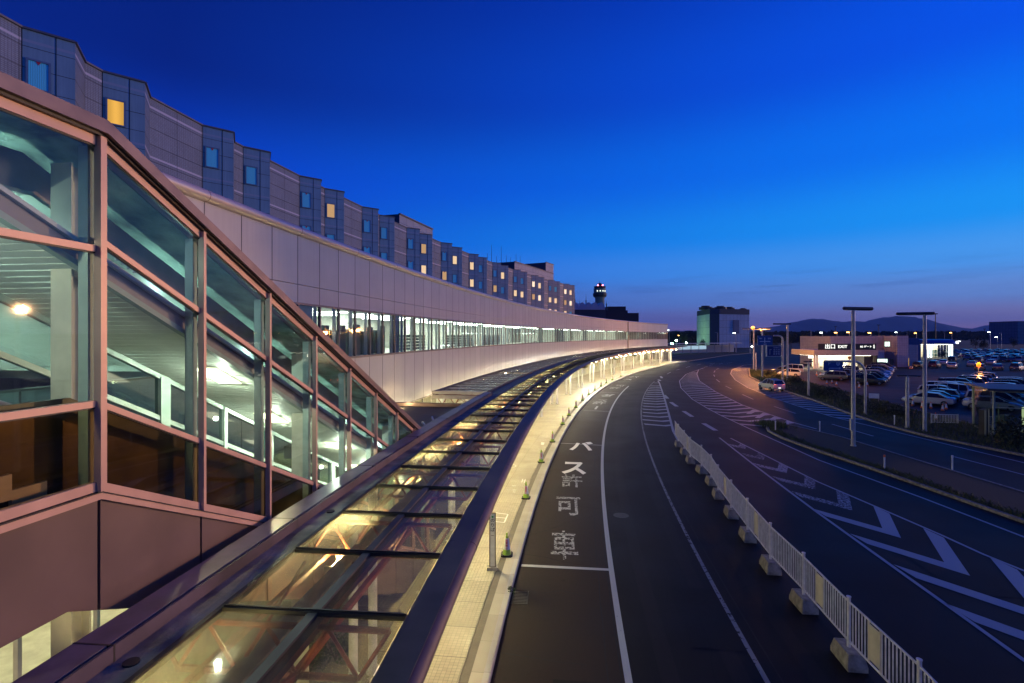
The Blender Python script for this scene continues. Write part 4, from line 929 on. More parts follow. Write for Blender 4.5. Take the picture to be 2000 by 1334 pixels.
# ================================================================== THINGS ON THE PAVEMENT
# cones
def cone_proto(mat, band_mat, lettering=False):
    r_ = empty('traffic_cone'); g = MB(); g.tube([(0, 0, .05), (0, 0, .68)], [.15, .035], 14); g.tube([(0, 0, .68), (0, 0, .78)], [.03, .02], 8); g.build('cone_body', mat, r_, smooth=True)
    g = MB(); g.prism([(-.2, -.15), (-.15, -.2), (.15, -.2), (.2, -.15), (.2, .15), (.15, .2), (-.15, .2), (-.2, .15)], 0, .05); g.build('base', M['rubber'], r_)
    g = MB(); g.tube([(0, 0, .22), (0, 0, .60)], [.121, .062], 14, cap=False); g.build('sleeve', band_mat, r_, smooth=True)
    if lettering:
        for i, ch in enumerate('駐車禁止'): text_mesh('lettering', ch, .10, M['redt'], Matrix.Translation((0, -.132+.027*i*-1+.018*0+ i*.046, .27+.088*(3-i)+.02)) @ Matrix.Rotation(pi/2, 4, 'X'), r_, ext=.003)
    return r_
cg = cone_proto(M['coneg'], M['white'])
for i, ch in enumerate('駐車禁止'):
    z = .53-.083*i; rad = .121+(.062-.121)*(z-.22)/.38
    text_mesh('lettering', ch, .088, M['redt'], Matrix.Translation((0, -rad-.012, z)) @ Matrix.Rotation(pi/2, 4, 'X'), cg, ext=.004)
cpx = [(990, 1084), (1027.5, 973), (1057, 903), (1079, 863), (1099, 829), (1111, 811.5), (1125, 796), (1138, 782), (1150, 771), (1162, 762.5), (1174, 754.5), (1184.5, 748), (1196, 742), (1212.5, 735)]
for i, (x, y) in enumerate(cpx):
    o = cg if i == 0 else copy_tree(cg); o.location = at(x, y, KZ); o.rotation_euler.z = random.uniform(-.2, .2)
    tag(o, 'lime green cone with lettered sleeve by the kerb, %s counted from the sign pillar' % ORD[i], 'traffic cone', 'lime cones along the kerb')
# sign pillar
p = at(962, 1112, KZ); sp_ = empty('sign_pillar', p, .03); tag(sp_, 'slim upright sign pillar with dark side edges beside the nearest lime cone', 'sign')
g = MB(); g.box((0, 0, .05), (.36, .26, .10)); g.build('base', M['conc'], sp_)
g = MB(); g.box((0, 0, .98), (.21, .10, 1.76)); g.build('post_frame', PM('brown_sign_frame', (.10, .075, .04), .5), sp_)
g = MB(); g.box((0, -.055, .98), (.15, .008, 1.72)); fa_ = g.build('face_panel', PM('cream_sign_face', (.62, .60, .50), .5), sp_)
g = MB(); g.tube([(0, -.062, 1.74), (0, -.060, 1.74)], .035, 10); g.build('round_symbol', M['greent'], fa_)
for i, ch in enumerate('ののりば'): 
    if i: text_mesh('lettering', ch, .14, M['blackt'], Matrix.Translation((0, -.064, 1.62-.155*(i-1))) @ Matrix.Rotation(pi/2, 4, 'X'), fa_, ext=.002)
g = MB(); g.box((0, -.062, 1.13), (.1, .004, .012)); g.build('rule_line', M['blackt'], fa_)
# sign box hanging from the canopy edge (seen end-on)
g = MB(); p = at(974, 942, 3.95); g.box((p.x-.25, p.y, 4.0), (.6, .16, .45), rz=-.1); tag(g.build('hanging_sign', M['grey']), 'small grey hanging sign box under the canopy edge above the painted pavement marks', 'sign')
# drain grate and manhole
g = MB(); p = at(1016, 1168); q = Vector((p.x, p.y, .006))
for k in range(9): g.box((q.x, q.y-.34+k*.085, .012), (.42, .05, .012), rz=-.09)
for s in (-.22, .22): g.box((q.x+s, q.y, .012), (.03, .8, .014), rz=-.09)
tag(g.build('drain_grate', M['blk']), 'rectangular iron drain grate in the gutter below the nearest cone', 'drain grate')
g = MB(); g.box((q.x-.35, q.y+.1, .1), (.02, .05, .1)); 
w_ = leafblob(90, .14, .12, .22, .03, 77, 4); o = w_.build('weed', M['leaf'], merge=False); o.location = at(1001, 1160, .1); tag(o, 'small green weed growing from the kerb joint beside the drain grate', 'weed')
g = MB(); p = at(1213, 1007); g.cyl((p.x, p.y, .005), .33, .008, 28); tag(g.build('manhole_cover', PM('iron_cover', (.02, .018, .017), .6, bump=.6)), 'round iron manhole cover in the second lane', 'manhole cover')
# ================================================================== CENTRE FENCE
fp = [(6.25, 3), (6.9, 5.3), (7.45, 7.5), (7.86, 9.88), (8.07, 12.27), (8.4, 14.75), (8.63, 17.1), (9.06, 19.7), (9.5, 22.2), (9.98, 24.8), (10.5, 27.0), (10.84, 29.3), (11.0, 31.6), (11.4, 33.9), (11.8, 36.3), (12.2, 38.4)]
plates = {3: .5, 4: .52, 6: .5, 8: .35, 12: .35, 14: .4}
def fence_section(a, b, idx, plate):
    r_ = empty('fence_section', (a[0], a[1], 0), 0); d = Vector((b[0]-a[0], b[1]-a[1])); Ln = d.length; r_.rotation_euler.z = atan2(d.y, d.x)-pi/2
    g = MB(); g.cyl((0, 0, .32), .042, 1.23, 12); g.cyl((0, 0, 1.55), .052, .02, 12); g.build('post', M['fence'], r_, smooth=False)
    g = MB(); g.box((0, Ln/2, 1.44), (.034, Ln-.09, .034)); g.build('top_rail', M['fence'], r_)
    g = MB(); g.box((0, Ln/2, .50), (.034, Ln-.09, .034)); g.build('bottom_rail', M['fence'], r_)
    g = MB(); n = int(round((Ln-.1)/.122)); pl = None
    for k in range(1, n):
        y = .05+k*(Ln-.1)/n
        if plate and plate*Ln-.02 < y < plate*Ln+.42: continue
        g.box((0, y, .97), (.02, .028, .905))
    g.build('bars', M['fence'], r_)
    if plate: g = MB(); g.box((0, plate*Ln+.2, .97), (.014, .40, .80)); g.box((0, plate*Ln, .97), (.024, .03, .905)); g.box((0, plate*Ln+.4, .97), (.024, .03, .905)); g.build('plate', PM('cream_fence_plate', (.58, .54, .44), .5), r_)
    g = MB(); c = .05
    top_ = [(-.17, -.34), (.17, -.34), (.17, .34), (-.17, .34)]; bt = [(-.22, -.42), (.22, -.42), (.22, .42), (-.22, .42)]
    vs = [(*q, 0) for q in bt]+[(*q, .12) for q in bt]+[(q[0]*1.02, q[1]*1.02, .36) for q in top_]
    g.add(vs, [(3,2,1,0)]+[(k, (k+1) % 4, 4+(k+1) % 4, 4+k) for k in range(4)]+[(4+k, 4+(k+1) % 4, 8+(k+1) % 4, 8+k) for k in range(4)]+[(8, 9, 10, 11)]); g.build('footing_block', M['conc'], r_)
    tag(r_, 'white railing section on a concrete block%s, %s counted from the viewer' % (' with a blank plate' if plate else '', ORD[idx]), 'fence', 'white railing sections down the middle of the road'); return r_
for i in range(len(fp)-1): fence_section(fp[i], fp[i+1], i, plates.get(i))
# ================================================================== LAMP POSTS AND SIGNS
def post(x, yb, zt, r, lab, head=None, base=0, boxy=False):
    p = at(x, yb, base); o = empty('lamp_post', p); g = MB(); g.tube([(0, 0, 0), (0, 0, zt-base)], [r, r*.85], 14); g.cyl((0, 0, 0), r*1.35, .06, 14); po = g.build('pole', M['pole'], o, smooth=True)
    if boxy: g = MB(); g.box((-r-.03, -.03, 1.5), (.12, .16, .8)); g.build('control_box', M['pole'], o)
    if head:
        L_, hr, az, offx, tilt = head; d = Vector((cos(az), sin(az), tilt)); c = Vector((offx*cos(az), offx*sin(az), zt-base+hr+.06)); a, b = c-d*L_/2, c+d*L_/2
        g = MB(); g.tube([a-d*.06, a, b, b+d*.06], [hr*.5, hr, hr, hr*.5], 12); ho = g.build('tube_head', M['navy'], o, smooth=True)
        g = MB(); g.tube([a+d*.15+Vector((0, 0, -hr*.75)), b-d*.15+Vector((0, 0, -hr*.75))], hr*.45, 8); g.build('diffuser', M['white'], ho)
        g = MB(); g.box((0, 0, zt-base+.05), (.12, .12, .14)); g.build('bracket', M['pole'], o)
    tag(o, lab, 'lamp post', 'unlit tube lamp posts'); return o
post(1666.5, 871, 9.55, .135, 'tallest pale lamp post with tube head standing in the gravel island', (2.45, .12, .25, .42, .0), .12, True)
post(1806, 842, 9.45, .14, 'tall pale lamp post with tube head standing in front of the silver sedan', (2.5, .12, -.35, -.62, 0), .12)
post(1772, 835, 4.35, .13, 'short pale post with tube head left of the tall post by the silver sedan', (1.65, .06, -.25, .1, 0), .12)
post(1579, 773, 4.4, .13, 'short pale lamp post on the verge between white car and exit building', (1.2, .06, .1, 0, 0), .12)
post(1538, 744, 9.7, .16, 'tall pale lamp post right of the two blue direction signs', (3.1, .12, .1, -1.0, 0), .12)
post(1488.5, 737, 9.0, .16, 'orange lit post in front of the upper blue sign', (3.6, .1, .1, 0, 0), .12)
post(1472, 722, 9.3, .17, 'left orange lit post with a glowing lamp at its head', (4.6, .1, .05, -.3, 0), .12)
post(1476.5, 724, 4.1, .15, 'short bare post between the two orange lit posts', None, .12)
def glow(x, y, t, r, mat, lab, light=None, w=0):
    p = Vector(((x-1000)*t, F*t, zat(y, t))); g = MB(); n = 8
    for k in range(5):
        a, b = -pi/2+pi*k/5, -pi/2+pi*(k+1)/5
        for q in range(n):
            u, v = 2*pi*q/n, 2*pi*(q+1)/n; g.face([p+Vector((cos(a)*cos(u), cos(a)*sin(u), sin(a)))*r, p+Vector((cos(a)*cos(v), cos(a)*sin(v), sin(a)))*r, p+Vector((cos(b)*cos(v), cos(b)*sin(v), sin(b)))*r, p+Vector((cos(b)*cos(u), cos(b)*sin(u), sin(b)))*r])
    o = g.build('lamp_globe', mat); tag(o, lab, 'lamp')
    if light: point('lamp_light', p+Vector((0, -r-.35, -.4)), light, w, .3)
    return o
SOD = (1, .36, .07)
glow(1470.5, 640.5, .1185, .42, M['lamp_o'], 'large glowing orange lamp at the head of the left orange lit post', SOD, 22000)
glow(1486.5, 645, .096, .15, M['lamp_o'], 'small glowing orange lamp on the post before the blue sign', SOD, 12000)
o = empty('flood_lamp_post', (24.4, 22.1, .12)); g = MB(); g.tube([(0, 0, 0), (0, 0, 9.4)], [.135, .115], 14); g.build('pole', M['pole'], o, smooth=True)
for k_, dz in enumerate((9.35, 9.0)):
    g = MB(); g.box((-.25, -.1, dz), (.34, .5, .28)); g.build('lamp_head', M['navy'], o); g = MB(); g.box((-.43, -.12, dz), (.02, .42, .22)); g.build('lens', M['lamp_o'], o)
tag(o, 'lamp post with two orange floodlights at the near end of the gravel island', 'lamp post')
point('flood_beam', (23.9, 22.0, 9.3), (1, .52, .24), 20000, .12, spot=radians(36), aim=(-4.5, 9.6, 7.0))
# arched sign poles
def arch(x, yb, zt, reach, rr, lab, r=.11):
    p = at(x, yb, .12); o = empty('arched_sign_pole', p); pts = [(0, 0, 0), (0, 0, zt-rr)]+[(-rr+rr*cos(t), 0, zt-rr+rr*sin(t)) for t in [i*pi/16 for i in range(1, 9)]]+[(-reach, 0, zt)]
    g = MB(); g.tube(pts, r, 12); g.cyl((0, 0, 0), r*1.5, .05, 12); g.build('pole', M['pole'], o, smooth=True); tag(o, lab, 'sign pole'); return o
a1 = arch(1690, 809, 5.2, 4.0, 1.25, 'curved pole carrying the blue parking sign in front of the exit building')
g = MB(); g.box((-3.15, .0, 4.78), (1.9, .06, .98)); sg = g.build('sign_panel', M['bluesign'], a1)
XR = Matrix.Rotation(pi/2, 4, 'X')
text_mesh('lettering', 'P', .5, M['lblue'], Matrix.Translation((-3.55, -.035, 4.98)) @ XR, sg)
g = MB(); g.tube([(-2.7, -.035, 4.98), (-2.7, -.045, 4.98)], .20, 16); g.build('round_symbol', M['lblue'], sg); g = MB(); g.box((-2.76, -.05, 4.98), (.04, .01, .2)); g.box((-2.64, -.05, 4.98), (.04, .01, .2)); g.build('symbol_bars', M['bluesign'], sg)
g = MB(); g.box((-3.1, -.036, 4.52), (1.0, .012, .06)); g.box((-3.57, -.036, 4.45), (.06, .012, .18)); g.face([(-2.62, -.042, 4.62), (-2.62, -.042, 4.42), (-2.42, -.042, 4.52)]); g.build('arrow', M['lblue'], sg, merge=False)
a2 = arch(1528.5, 743.5, 7.75, 1.55, .75, 'curved pole carrying two blue direction signs beside the orange lit post', .14)
g = MB(); g.box((-3.0, .1, 6.95), (2.6, .08, 1.65)); s1 = g.build('sign_panel', M['bluesign'], a2)
g = MB(); g.box((-3.0, .04, 6.75), (1.8, .02, .10)); g.box((-3.05, .04, 6.95), (.12, .02, .95)); g.build('route_lines', M['lblue'], s1)
for q, (dx, dz, tx) in enumerate(((-.75, .3, '国内'), (.75, .3, '国際'), (0, -.68, '出口'))): text_mesh('lettering', tx, .26, M['lblue'], Matrix.Translation((-3.0+dx, .05, 6.95+dz)) @ XR, s1)
g = MB(); g.box((-1.65, -.18, 5.1), (2.55, .22, 1.9)); g.box((-.25, 0, 5.9), (.5, .1, .08)); g.box((-.25, 0, 4.3), (.5, .1, .08)); s2 = g.build('sign_box', M['pole'], a2)
g = MB(); g.box((-1.62, -.30, 5.1), (2.30, .03, 1.7)); s3 = g.build('sign_panel', PM('violet_blue_sign', (.012, .015, .13), .4), a2)
for q, tx in enumerate(('TERMINAL', '国 内 線', '国 際 線', '駐 車 場')): text_mesh('lettering', tx, (.24, .3, .3, .3)[q], PM('dim_white_letter', (.45, .45, .5), .5) if q == 0 else bpy.data.materials['dim_white_letter'], Matrix.Translation((-1.2, -.32, 5.68-.36*q)) @ XR, s3)
g = MB(); g.box((-2.35, -.32, 4.95), (.08, .012, .9)); g.box((-2.2, -.32, 5.38), (.3, .012, .08)); g.build('arrow', bpy.data.materials['dim_white_letter'], s3)
# delineator posts on the island and verge
for i, (x, y, lab) in enumerate(((1514.5, 842, 'at the grassy nose of the gravel island'), (1601, 843, 'left of the tall lamp post on the gravel island'), (1727.5, 917, 'with an orange cap on the gravel island'), (1860, 918, 'on the far right of the gravel island'), (1747, 830, 'on the verge left of the short post with tube head'))):
    p = at(x, y, .12); o = empty('delineator_post', p); g = MB(); g.cyl((0, 0, 0), .045, .72, 10); g.build('post', M['white'], o, smooth=False)
    g = MB(); g.cyl((0, 0, .72), .055, .12, 10); g.build('cap', M['coner'] if i in (2,) else M['white'], o); tag(o, 'thin white delineator post '+lab, 'bollard', 'delineator posts')
# low notice board and railing on the verge
p = at(1707, 786, .12); o = empty('notice_board', p, -.4); g = MB(); g.box((0, 0, .75), (1.0, .05, .55)); g.build('board', M['white'], o)
for s in (-.45, .45): g = MB(); g.box((s, .04, .4), (.06, .05, .8)); g.build('leg', M['conc'], o)
tag(o, 'low blank white notice board at the edge of the car park behind the arched pole', 'notice board')
p, q = at(1819, 828, .05), at(1871, 829, .05); o = empty('barrier_rail', p); d = q-p; o.rotation_euler.z = atan2(d.y, d.x); Ln = d.length
g = MB(); g.box((Ln/2, 0, .85), (Ln, .04, .05)); g.box((Ln/2, 0, .15), (Ln, .04, .04)); g.build('rail', M['white'], o)
for s in (0, Ln): g = MB(); g.box((s, 0, .45), (.06, .06, .9)); g.build('leg', M['white'], o)
g = MB()
for k in range(1, 17): g.box((Ln*k/17, 0, .5), (.022, .02, .68))
g.build('bars', M['white'], o); tag(o, 'low white barrier rail behind the tall lamp post, left of the glass shelter', 'barrier')
# ================================================================== CARS
PAINT = {'white': (.62, .62, .60), 'silver': (.42, .43, .44), 'black': (.008, .008, .010), 'dark blue': (.012, .03, .12), 'grey': (.11, .115, .12), 'dark red': (.16, .012, .012), 'pearl': (.55, .53, .48), 'blue': (.02, .07, .30)}
CP = {}
for k, c in PAINT.items():
    b = NB(k.replace(' ', '_')+'_car_paint'); p_ = b.n('ShaderNodeBsdfPrincipled'); b.l(p_.outputs[0], b.out.inputs[0]); b.l(b.mix(b.noise(2.0, 3), tuple(x*.85 for x in c), c), p_.inputs['Base Color']); p_.inputs['Roughness'].default_value = .28; p_.inputs['Coat Weight'].default_value = .8; p_.inputs['Coat Roughness'].default_value = .05; CP[k] = b.mat
M['cglass'] = PM('car_window_glass', (.012, .014, .018), .08, spec=.8); M['chrome'] = PM('headlight_glass', (.55, .55, .55), .12, metal=.6); M['tlens'] = PM('red_lens', (.22, .01, .01), .2); M['plate'] = PM('number_plate', (.6, .6, .55), .5)
KIND = {  # side outline stations: y (front is +y), half width, z low, z belt, z roof (None: no cabin), roof half width
 'sedan': dict(L=4.7, st=[(-2.35, .70, .42, .86), (-2.2, .80, .28, .98), (-1.5, .86, .22, 1.02), (0, .88, .20, .98), (1.2, .87, .20, .94), (1.9, .82, .24, .82), (2.25, .74, .30, .68), (2.38, .60, .38, .56)], cab=[(-1.75, 1.0), (-1.0, 1.40), (.1, 1.46), (.55, 1.40), (1.35, .94)]),
 'hatchback': dict(L=4.0, st=[(-2.0, .70, .42, .92), (-1.92, .80, .28, 1.0), (-1.3, .84, .22, 1.02), (0, .85, .20, .99), (1.0, .84, .20, .95), (1.6, .80, .24, .86), (1.9, .72, .30, .72), (2.0, .60, .38, .6)], cab=[(-1.98, 1.02), (-1.7, 1.42), (-.2, 1.54), (.4, 1.48), (1.25, .96)]),
 'minivan': dict(L=4.75, st=[(-2.38, .74, .42, .98), (-2.3, .84, .28, 1.06), (-1.6, .87, .22, 1.08), (0, .88, .20, 1.05), (1.3, .87, .20, 1.0), (1.95, .83, .24, .90), (2.25, .76, .30, .76), (2.36, .64, .38, .62)], cab=[(-2.34, 1.08), (-2.15, 1.74), (-.2, 1.86), (.8, 1.76), (1.75, 1.0)]),
 'suv': dict(L=4.5, st=[(-2.25, .72, .50, 1.0), (-2.18, .84, .36, 1.08), (-1.5, .88, .30, 1.12), (0, .89, .28, 1.08), (1.0, .88, .28, 1.04), (1.75, .84, .32, .96), (2.12, .78, .38, .82), (2.24, .64, .46, .66)], cab=[(-2.2, 1.1), (-1.95, 1.60), (-.2, 1.72), (.45, 1.64), (1.15, 1.06)])}
def car_meshes(kind):
    K = KIND[kind]; g = MB(); S = K['st']; rings = []
    for (y, w, zl, zb) in S:
        zm = (zl+zb)/2; rings.append([(-w*.86, y, zl), (-w*.99, y, zl+.08), (-w, y, zm), (-w*.97, y, zb-.06), (-w*.86, y, zb), (0, y, zb+.03), (w*.86, y, zb), (w*.97, y, zb-.06), (w, y, zm), (w*.99, y, zl+.08), (w*.86, y, zl)])
    n = len(rings[0]); vs = [v for r_ in rings for v in r_]; fs = [(i*n+k, i*n+(k+1) % n, (i+1)*n+(k+1) % n, (i+1)*n+k) for i in range(len(rings)-1) for k in range(n)]
    fs += [tuple(range(n)), tuple((len(rings)-1)*n+k for k in range(n))][::1]; g.add(vs, fs)
    # roof and pillars: cabin shell
    C = K['cab']; zb = S[3][3]
    def wid(z): return .84-.20*max(0, (z-1.0))/.6
    cab = []
    for (y, z) in C: cab.append((y, z, wid(z)))
    top = cab[1:-1]; r0, r1 = cab[1], cab[-2]
    def slab(a, b, th=.05):
        (ya, za, wa), (yb, zb_, wb) = a, b
        vs = [(-wa*.93, ya, za-th), (wa*.93, ya, za-th), (wb*.93, yb, zb_-th), (-wb*.93, yb, zb_-th), (-wa*.9, ya, za), (wa*.9, ya, za), (wb*.9, yb, zb_), (-wb*.9, yb, zb_)]
        g.add(vs, [(3,2,1,0), (4,5,6,7), (0,1,5,4), (1,2,6,5), (2,3,7,6), (3,0,4,7)])
    for a, b in zip(top, top[1:]): slab(a, b)
    fr, re = cab[-1], cab[0]
    for s in (-1, 1):
        g.beam((s*wid(fr[1])*.96, fr[0], fr[1]), (s*r1[2]*.93, r1[0], r1[1]-.03), .07, .06); g.beam((s*wid(re[1])*.96, re[0], re[1]), (s*r0[2]*.93, r0[0], r0[1]-.03), .16, .08)
        m0 = top[len(top)//2]; g.beam((s*.83, m0[0]-.1, zb), (s*m0[2]*.93, m0[0]-.1, m0[1]-.03), .05, .09)
        if kind in ('minivan', 'suv'): g.beam((s*.83, r0[0]+.75, zb), (s*r0[2]*.93, r0[0]+.8, r0[1]), .05, .12)
    for s in (-1, 1): g.box((s*.98, C[-1][0]-.35, zb+.10), (.16, .12, .12))
    # wheel arches as dark flats
    glass = MB(); P5 = cab
    lv = [(-w*.9, y, z-.03) for y, z, w in P5]; rv = [(w*.9, y, z-.03) for y, z, w in P5]
    for i in range(len(P5)-1):
        glass.face([lv[i], rv[i], rv[i+1], lv[i+1]])
        for s, v in ((-1, lv), (1, rv)): glass.face([v[i], v[i+1], (s*.845, P5[i+1][0], zb-.04), (s*.845, P5[i][0], zb-.04)][::s])
    wy = (-K['L']/2+.85, K['L']/2-.85)
    lights = {}
    hl = MB(); z = S[-2][3]-.06; hl.box((0, 0, 0), (.30, .16, .13))
    return g, glass, hl, wy, S
CARP = {}
def wheel_meshes():
    t = MB(); n = 18
    t.tube([(-.10, 0, 0), (-.09, 0, 0), (.09, 0, 0), (.10, 0, 0)], [.29, .32, .32, .29], n)
    r_ = MB(); r_.tube([(-.106, 0, 0), (.106, 0, 0)], .17, 12)
    for k in range(5): a = 2*pi*k/5; r_.beam((.104, 0, 0), (.104, cos(a)*.23, sin(a)*.23), .02, .05)
    for k in range(5): a = 2*pi*k/5; r_.beam((-.104, 0, 0), (-.104, cos(a)*.23, sin(a)*.23), .02, .05)
    return t, r_
WT, WR = None, None
def make_car(kind, col):
    global WT, WR
    key = (kind, col)
    if key in CARP: return copy_tree(CARP[key])
    o = empty('parked_car')
    if kind not in CARP:
        g, gl, hl, wy, S = car_meshes(kind); b = g.build('body', CP[col], o, smooth=True); w = gl.build('windows', M['cglass'], b, merge=False); CARP[kind] = (b.data, w.data, wy, S)
    else:
        bd, wd, wy, S = CARP[kind]; b = bpy.data.objects.new('body', bd.copy()); COL.objects.link(b); b.parent = o; b.data.materials[0] = CP[col]; w = bpy.data.objects.new('windows', wd); COL.objects.link(w); w.parent = b
    _, _, wy, S = CARP[kind]
    if WT is None:
        t, r_ = wheel_meshes(); tt = t.build('tyre', M['rubber'], None, smooth=True); rr = r_.build('rim', M['chrome'], None); WT, WR = tt.data, rr.data; bpy.data.objects.remove(tt); bpy.data.objects.remove(rr)
        h = MB(); h.box((0, 0, 0), (.30, .14, .13)); hh = h.build('headlight', M['chrome'], None); globals()['HLM'] = hh.data; bpy.data.objects.remove(hh)
        h = MB(); h.box((0, 0, 0), (.24, .08, .22)); hh = h.build('tail_light', M['tlens'], None); globals()['TLM'] = hh.data; bpy.data.objects.remove(hh)
        h = MB(); h.box((0, 0, 0), (.34, .02, .16)); hh = h.build('number_plate', M['plate'], None); globals()['PLM'] = hh.data; bpy.data.objects.remove(hh)
    for s in (-1, 1):
        for y in wy:
            q = bpy.data.objects.new('tyre', WT); COL.objects.link(q); q.parent = o; q.location = (s*.80, y, .32); q2 = bpy.data.objects.new('rim', WR); COL.objects.link(q2); q2.parent = q
        for nm, me, y, z, x in (('headlight', HLM, S[-2][0]+.02, S[-2][3]-.09, .55), ('tail_light', TLM, S[0][0]+.06, S[0][3]-.08, .62)):
            q = bpy.data.objects.new(nm, me); COL.objects.link(q); q.parent = o; q.location = (s*x, y, z); q.rotation_euler.z = -s*.35 if nm == 'headlight' else s*.15
    for y, z in ((S[-1][0]+.02, .45), (S[0][0]-.02, .55)):
        q = bpy.data.objects.new('number_plate', PLM); COL.objects.link(q); q.parent = o; q.location = (0, y, z)
    CARP[key] = o; return o
NC = [0]
def car(kind, col, pos, head, lab, group='cars parked in the car park'):
    o = make_car(kind, col); o.location = (pos[0], pos[1], .004); o.rotation_euler.z = head-pi/2; tag(o, lab, kind if kind in ('minivan',) else 'car', group); NC[0] += 1; return o
rc = random.Random(21)
d = Vector((.743, .669)); hh = Vector((-.669, .743)); O = Vector((45, 59.3))
ha = atan2(hh.y, hh.x)
rowA = ['sedan silver', 'sedan black', 'hatchback grey', 'suv pearl', 'minivan white', 'minivan pearl', 'suv dark blue', 'hatchback black', 'minivan black', 'sedan dark blue', 'suv black', 'minivan dark blue', 'hatchback blue', 'sedan black', 'sedan grey', 'hatchback dark blue', 'suv silver']
def seat(i, hoff, step=2.72): return O + d*(i*step+.9) - hh*hoff
for i, s in enumerate(rowA):
    k, c = s.rsplit(' ', 1) if not s.endswith('dark blue') else (s[:-10], 'dark blue')
    p = seat(i, 2.4); car(k, c, p, ha+(pi if i in (3, 5, 8) else 0)+rc.uniform(-.02, .02), '%s %s, %s from the verge in the left column of the right block' % (c, k, ORD[i]))
rowB = ['sedan silver', 'minivan silver', 'hatchback blue', 'minivan dark blue', 'suv white', 'minivan grey', 'minivan black', 'sedan pearl', 'hatchback dark blue', 'suv black', 'minivan black', 'sedan dark blue', 'suv grey', 'hatchback silver']
for i, s in enumerate(rowB):
    k, c = s.rsplit(' ', 1) if not s.endswith('dark blue') else (s[:-10], 'dark blue')
    p = seat(i, 7.7); car(k, c, p, ha+pi+rc.uniform(-.02, .02), '%s %s, %s from the verge in the right column of the right block' % (c, k, ORD[i]))
# left block in front of the exit building
d2 = Vector((.62, .785)); h2 = Vector((-.785, .62)); O2 = Vector((57.5, 82.5)); hb_ = atan2(h2.y, h2.x)
rowC = ['suv black', 'minivan black', 'hatchback dark blue', 'minivan dark blue', 'sedan white', 'sedan dark blue', 'hatchback silver', 'sedan blue', 'suv dark blue', 'sedan pearl', 'hatchback blue', 'minivan grey', 'sedan silver', 'suv black', 'sedan dark blue', 'hatchback white', 'minivan black', 'suv grey']
for i, s in enumerate(rowC):
    k, c = s.rsplit(' ', 1) if not s.endswith('dark blue') else (s[:-10], 'dark blue')
    p = O2+d2*(i*2.75); car(k, c, p, hb_+pi+rc.uniform(-.02, .02), '%s %s, %s from the verge in the front column before the exit building' % (c, k, ORD[i]))
for i, s in enumerate(['suv grey', 'sedan black', 'minivan dark blue', 'hatchback black', 'sedan grey', 'suv black', 'sedan black', 'minivan black', 'hatchback grey']):
    k, c = s.rsplit(' ', 1) if not s.endswith('dark blue') else (s[:-10], 'dark blue')
    p = O2+h2*5.6+d2*(i*2.75+5.5); car(k, c, p, hb_+rc.uniform(-.02, .02), '%s %s, %s from the verge in the rear column before the exit building' % (c, k, ORD[i]))
# single cars and far rows, by where they stand
cols = ['white', 'silver', 'black', 'dark blue', 'grey', 'pearl', 'blue', 'dark red']
for i, (x, y, k, c, hd, w) in enumerate([(1795, 719, 'suv', 'black', -.9, 'left of the tall right lamp post'), (1826, 718, 'minivan', 'dark red', -.9, 'just right of the tall right lamp post'), (1843, 712.5, 'sedan', 'white', -.8, 'behind the dark red minivan'), (1860, 719, 'sedan', 'silver', -.8, 'right of the dark red minivan'), (1860, 706, 'suv', 'black', -.8, 'near the bright ticket gate'), (1900, 715.5, 'sedan', 'silver', -.9, 'left of the orange lit round sign'), (1914, 722.5, 'hatchback', 'grey', -.8, 'directly behind the orange lit round sign'), (1912, 708, 'minivan', 'dark blue', -.9, 'two rows behind the orange lit round sign'), (1936, 712, 'sedan', 'pearl', -.9, 'right of the dark blue minivan'), (1949, 722.5, 'sedan', 'dark blue', -.8, 'right of the orange lit round sign'), (1987, 723.5, 'minivan', 'dark blue', -1.0, 'at the right edge in the aisle'), (1530, 729, 'sedan', 'dark blue', 2.6, 'behind the arched sign pole'), (1545, 728, 'minivan', 'silver', 2.6, 'right of the pole with two blue signs'), (1541, 735, 'hatchback', 'white', 2.6, 'half hidden by the bush beside the two blue signs')]):
    car(k, c, at(x, y), hd+pi/2 if hd < 0 else hd, '%s %s standing alone %s' % (c, k, w))
i = 0
for row, (ya, xs) in enumerate([(703, range(1893, 2010, 13)), (698.5, range(1880, 2010, 12)), (694.5, range(1888, 2010, 11)), (691, range(1876, 2010, 10)), (706.5, range(1945, 2010, 15)), (688.5, range(1870, 2010, 9)), (700.8, range(1925, 2010, 12))]):
    for j_, x in enumerate(xs):
        if rc.random() < .05: continue
        k = rc.choice(['sedan', 'minivan', 'hatchback', 'suv']); c = rc.choice(cols); car(k, c, at(x+rc.uniform(-2, 2), ya+rc.uniform(-.3, .3)), -.9+pi/2+rc.choice([0, pi])+rc.uniform(-.05, .05), '%s %s, %s from the left in the %s far row of the car park' % (c, k, ORD[j_], ORD[row]))
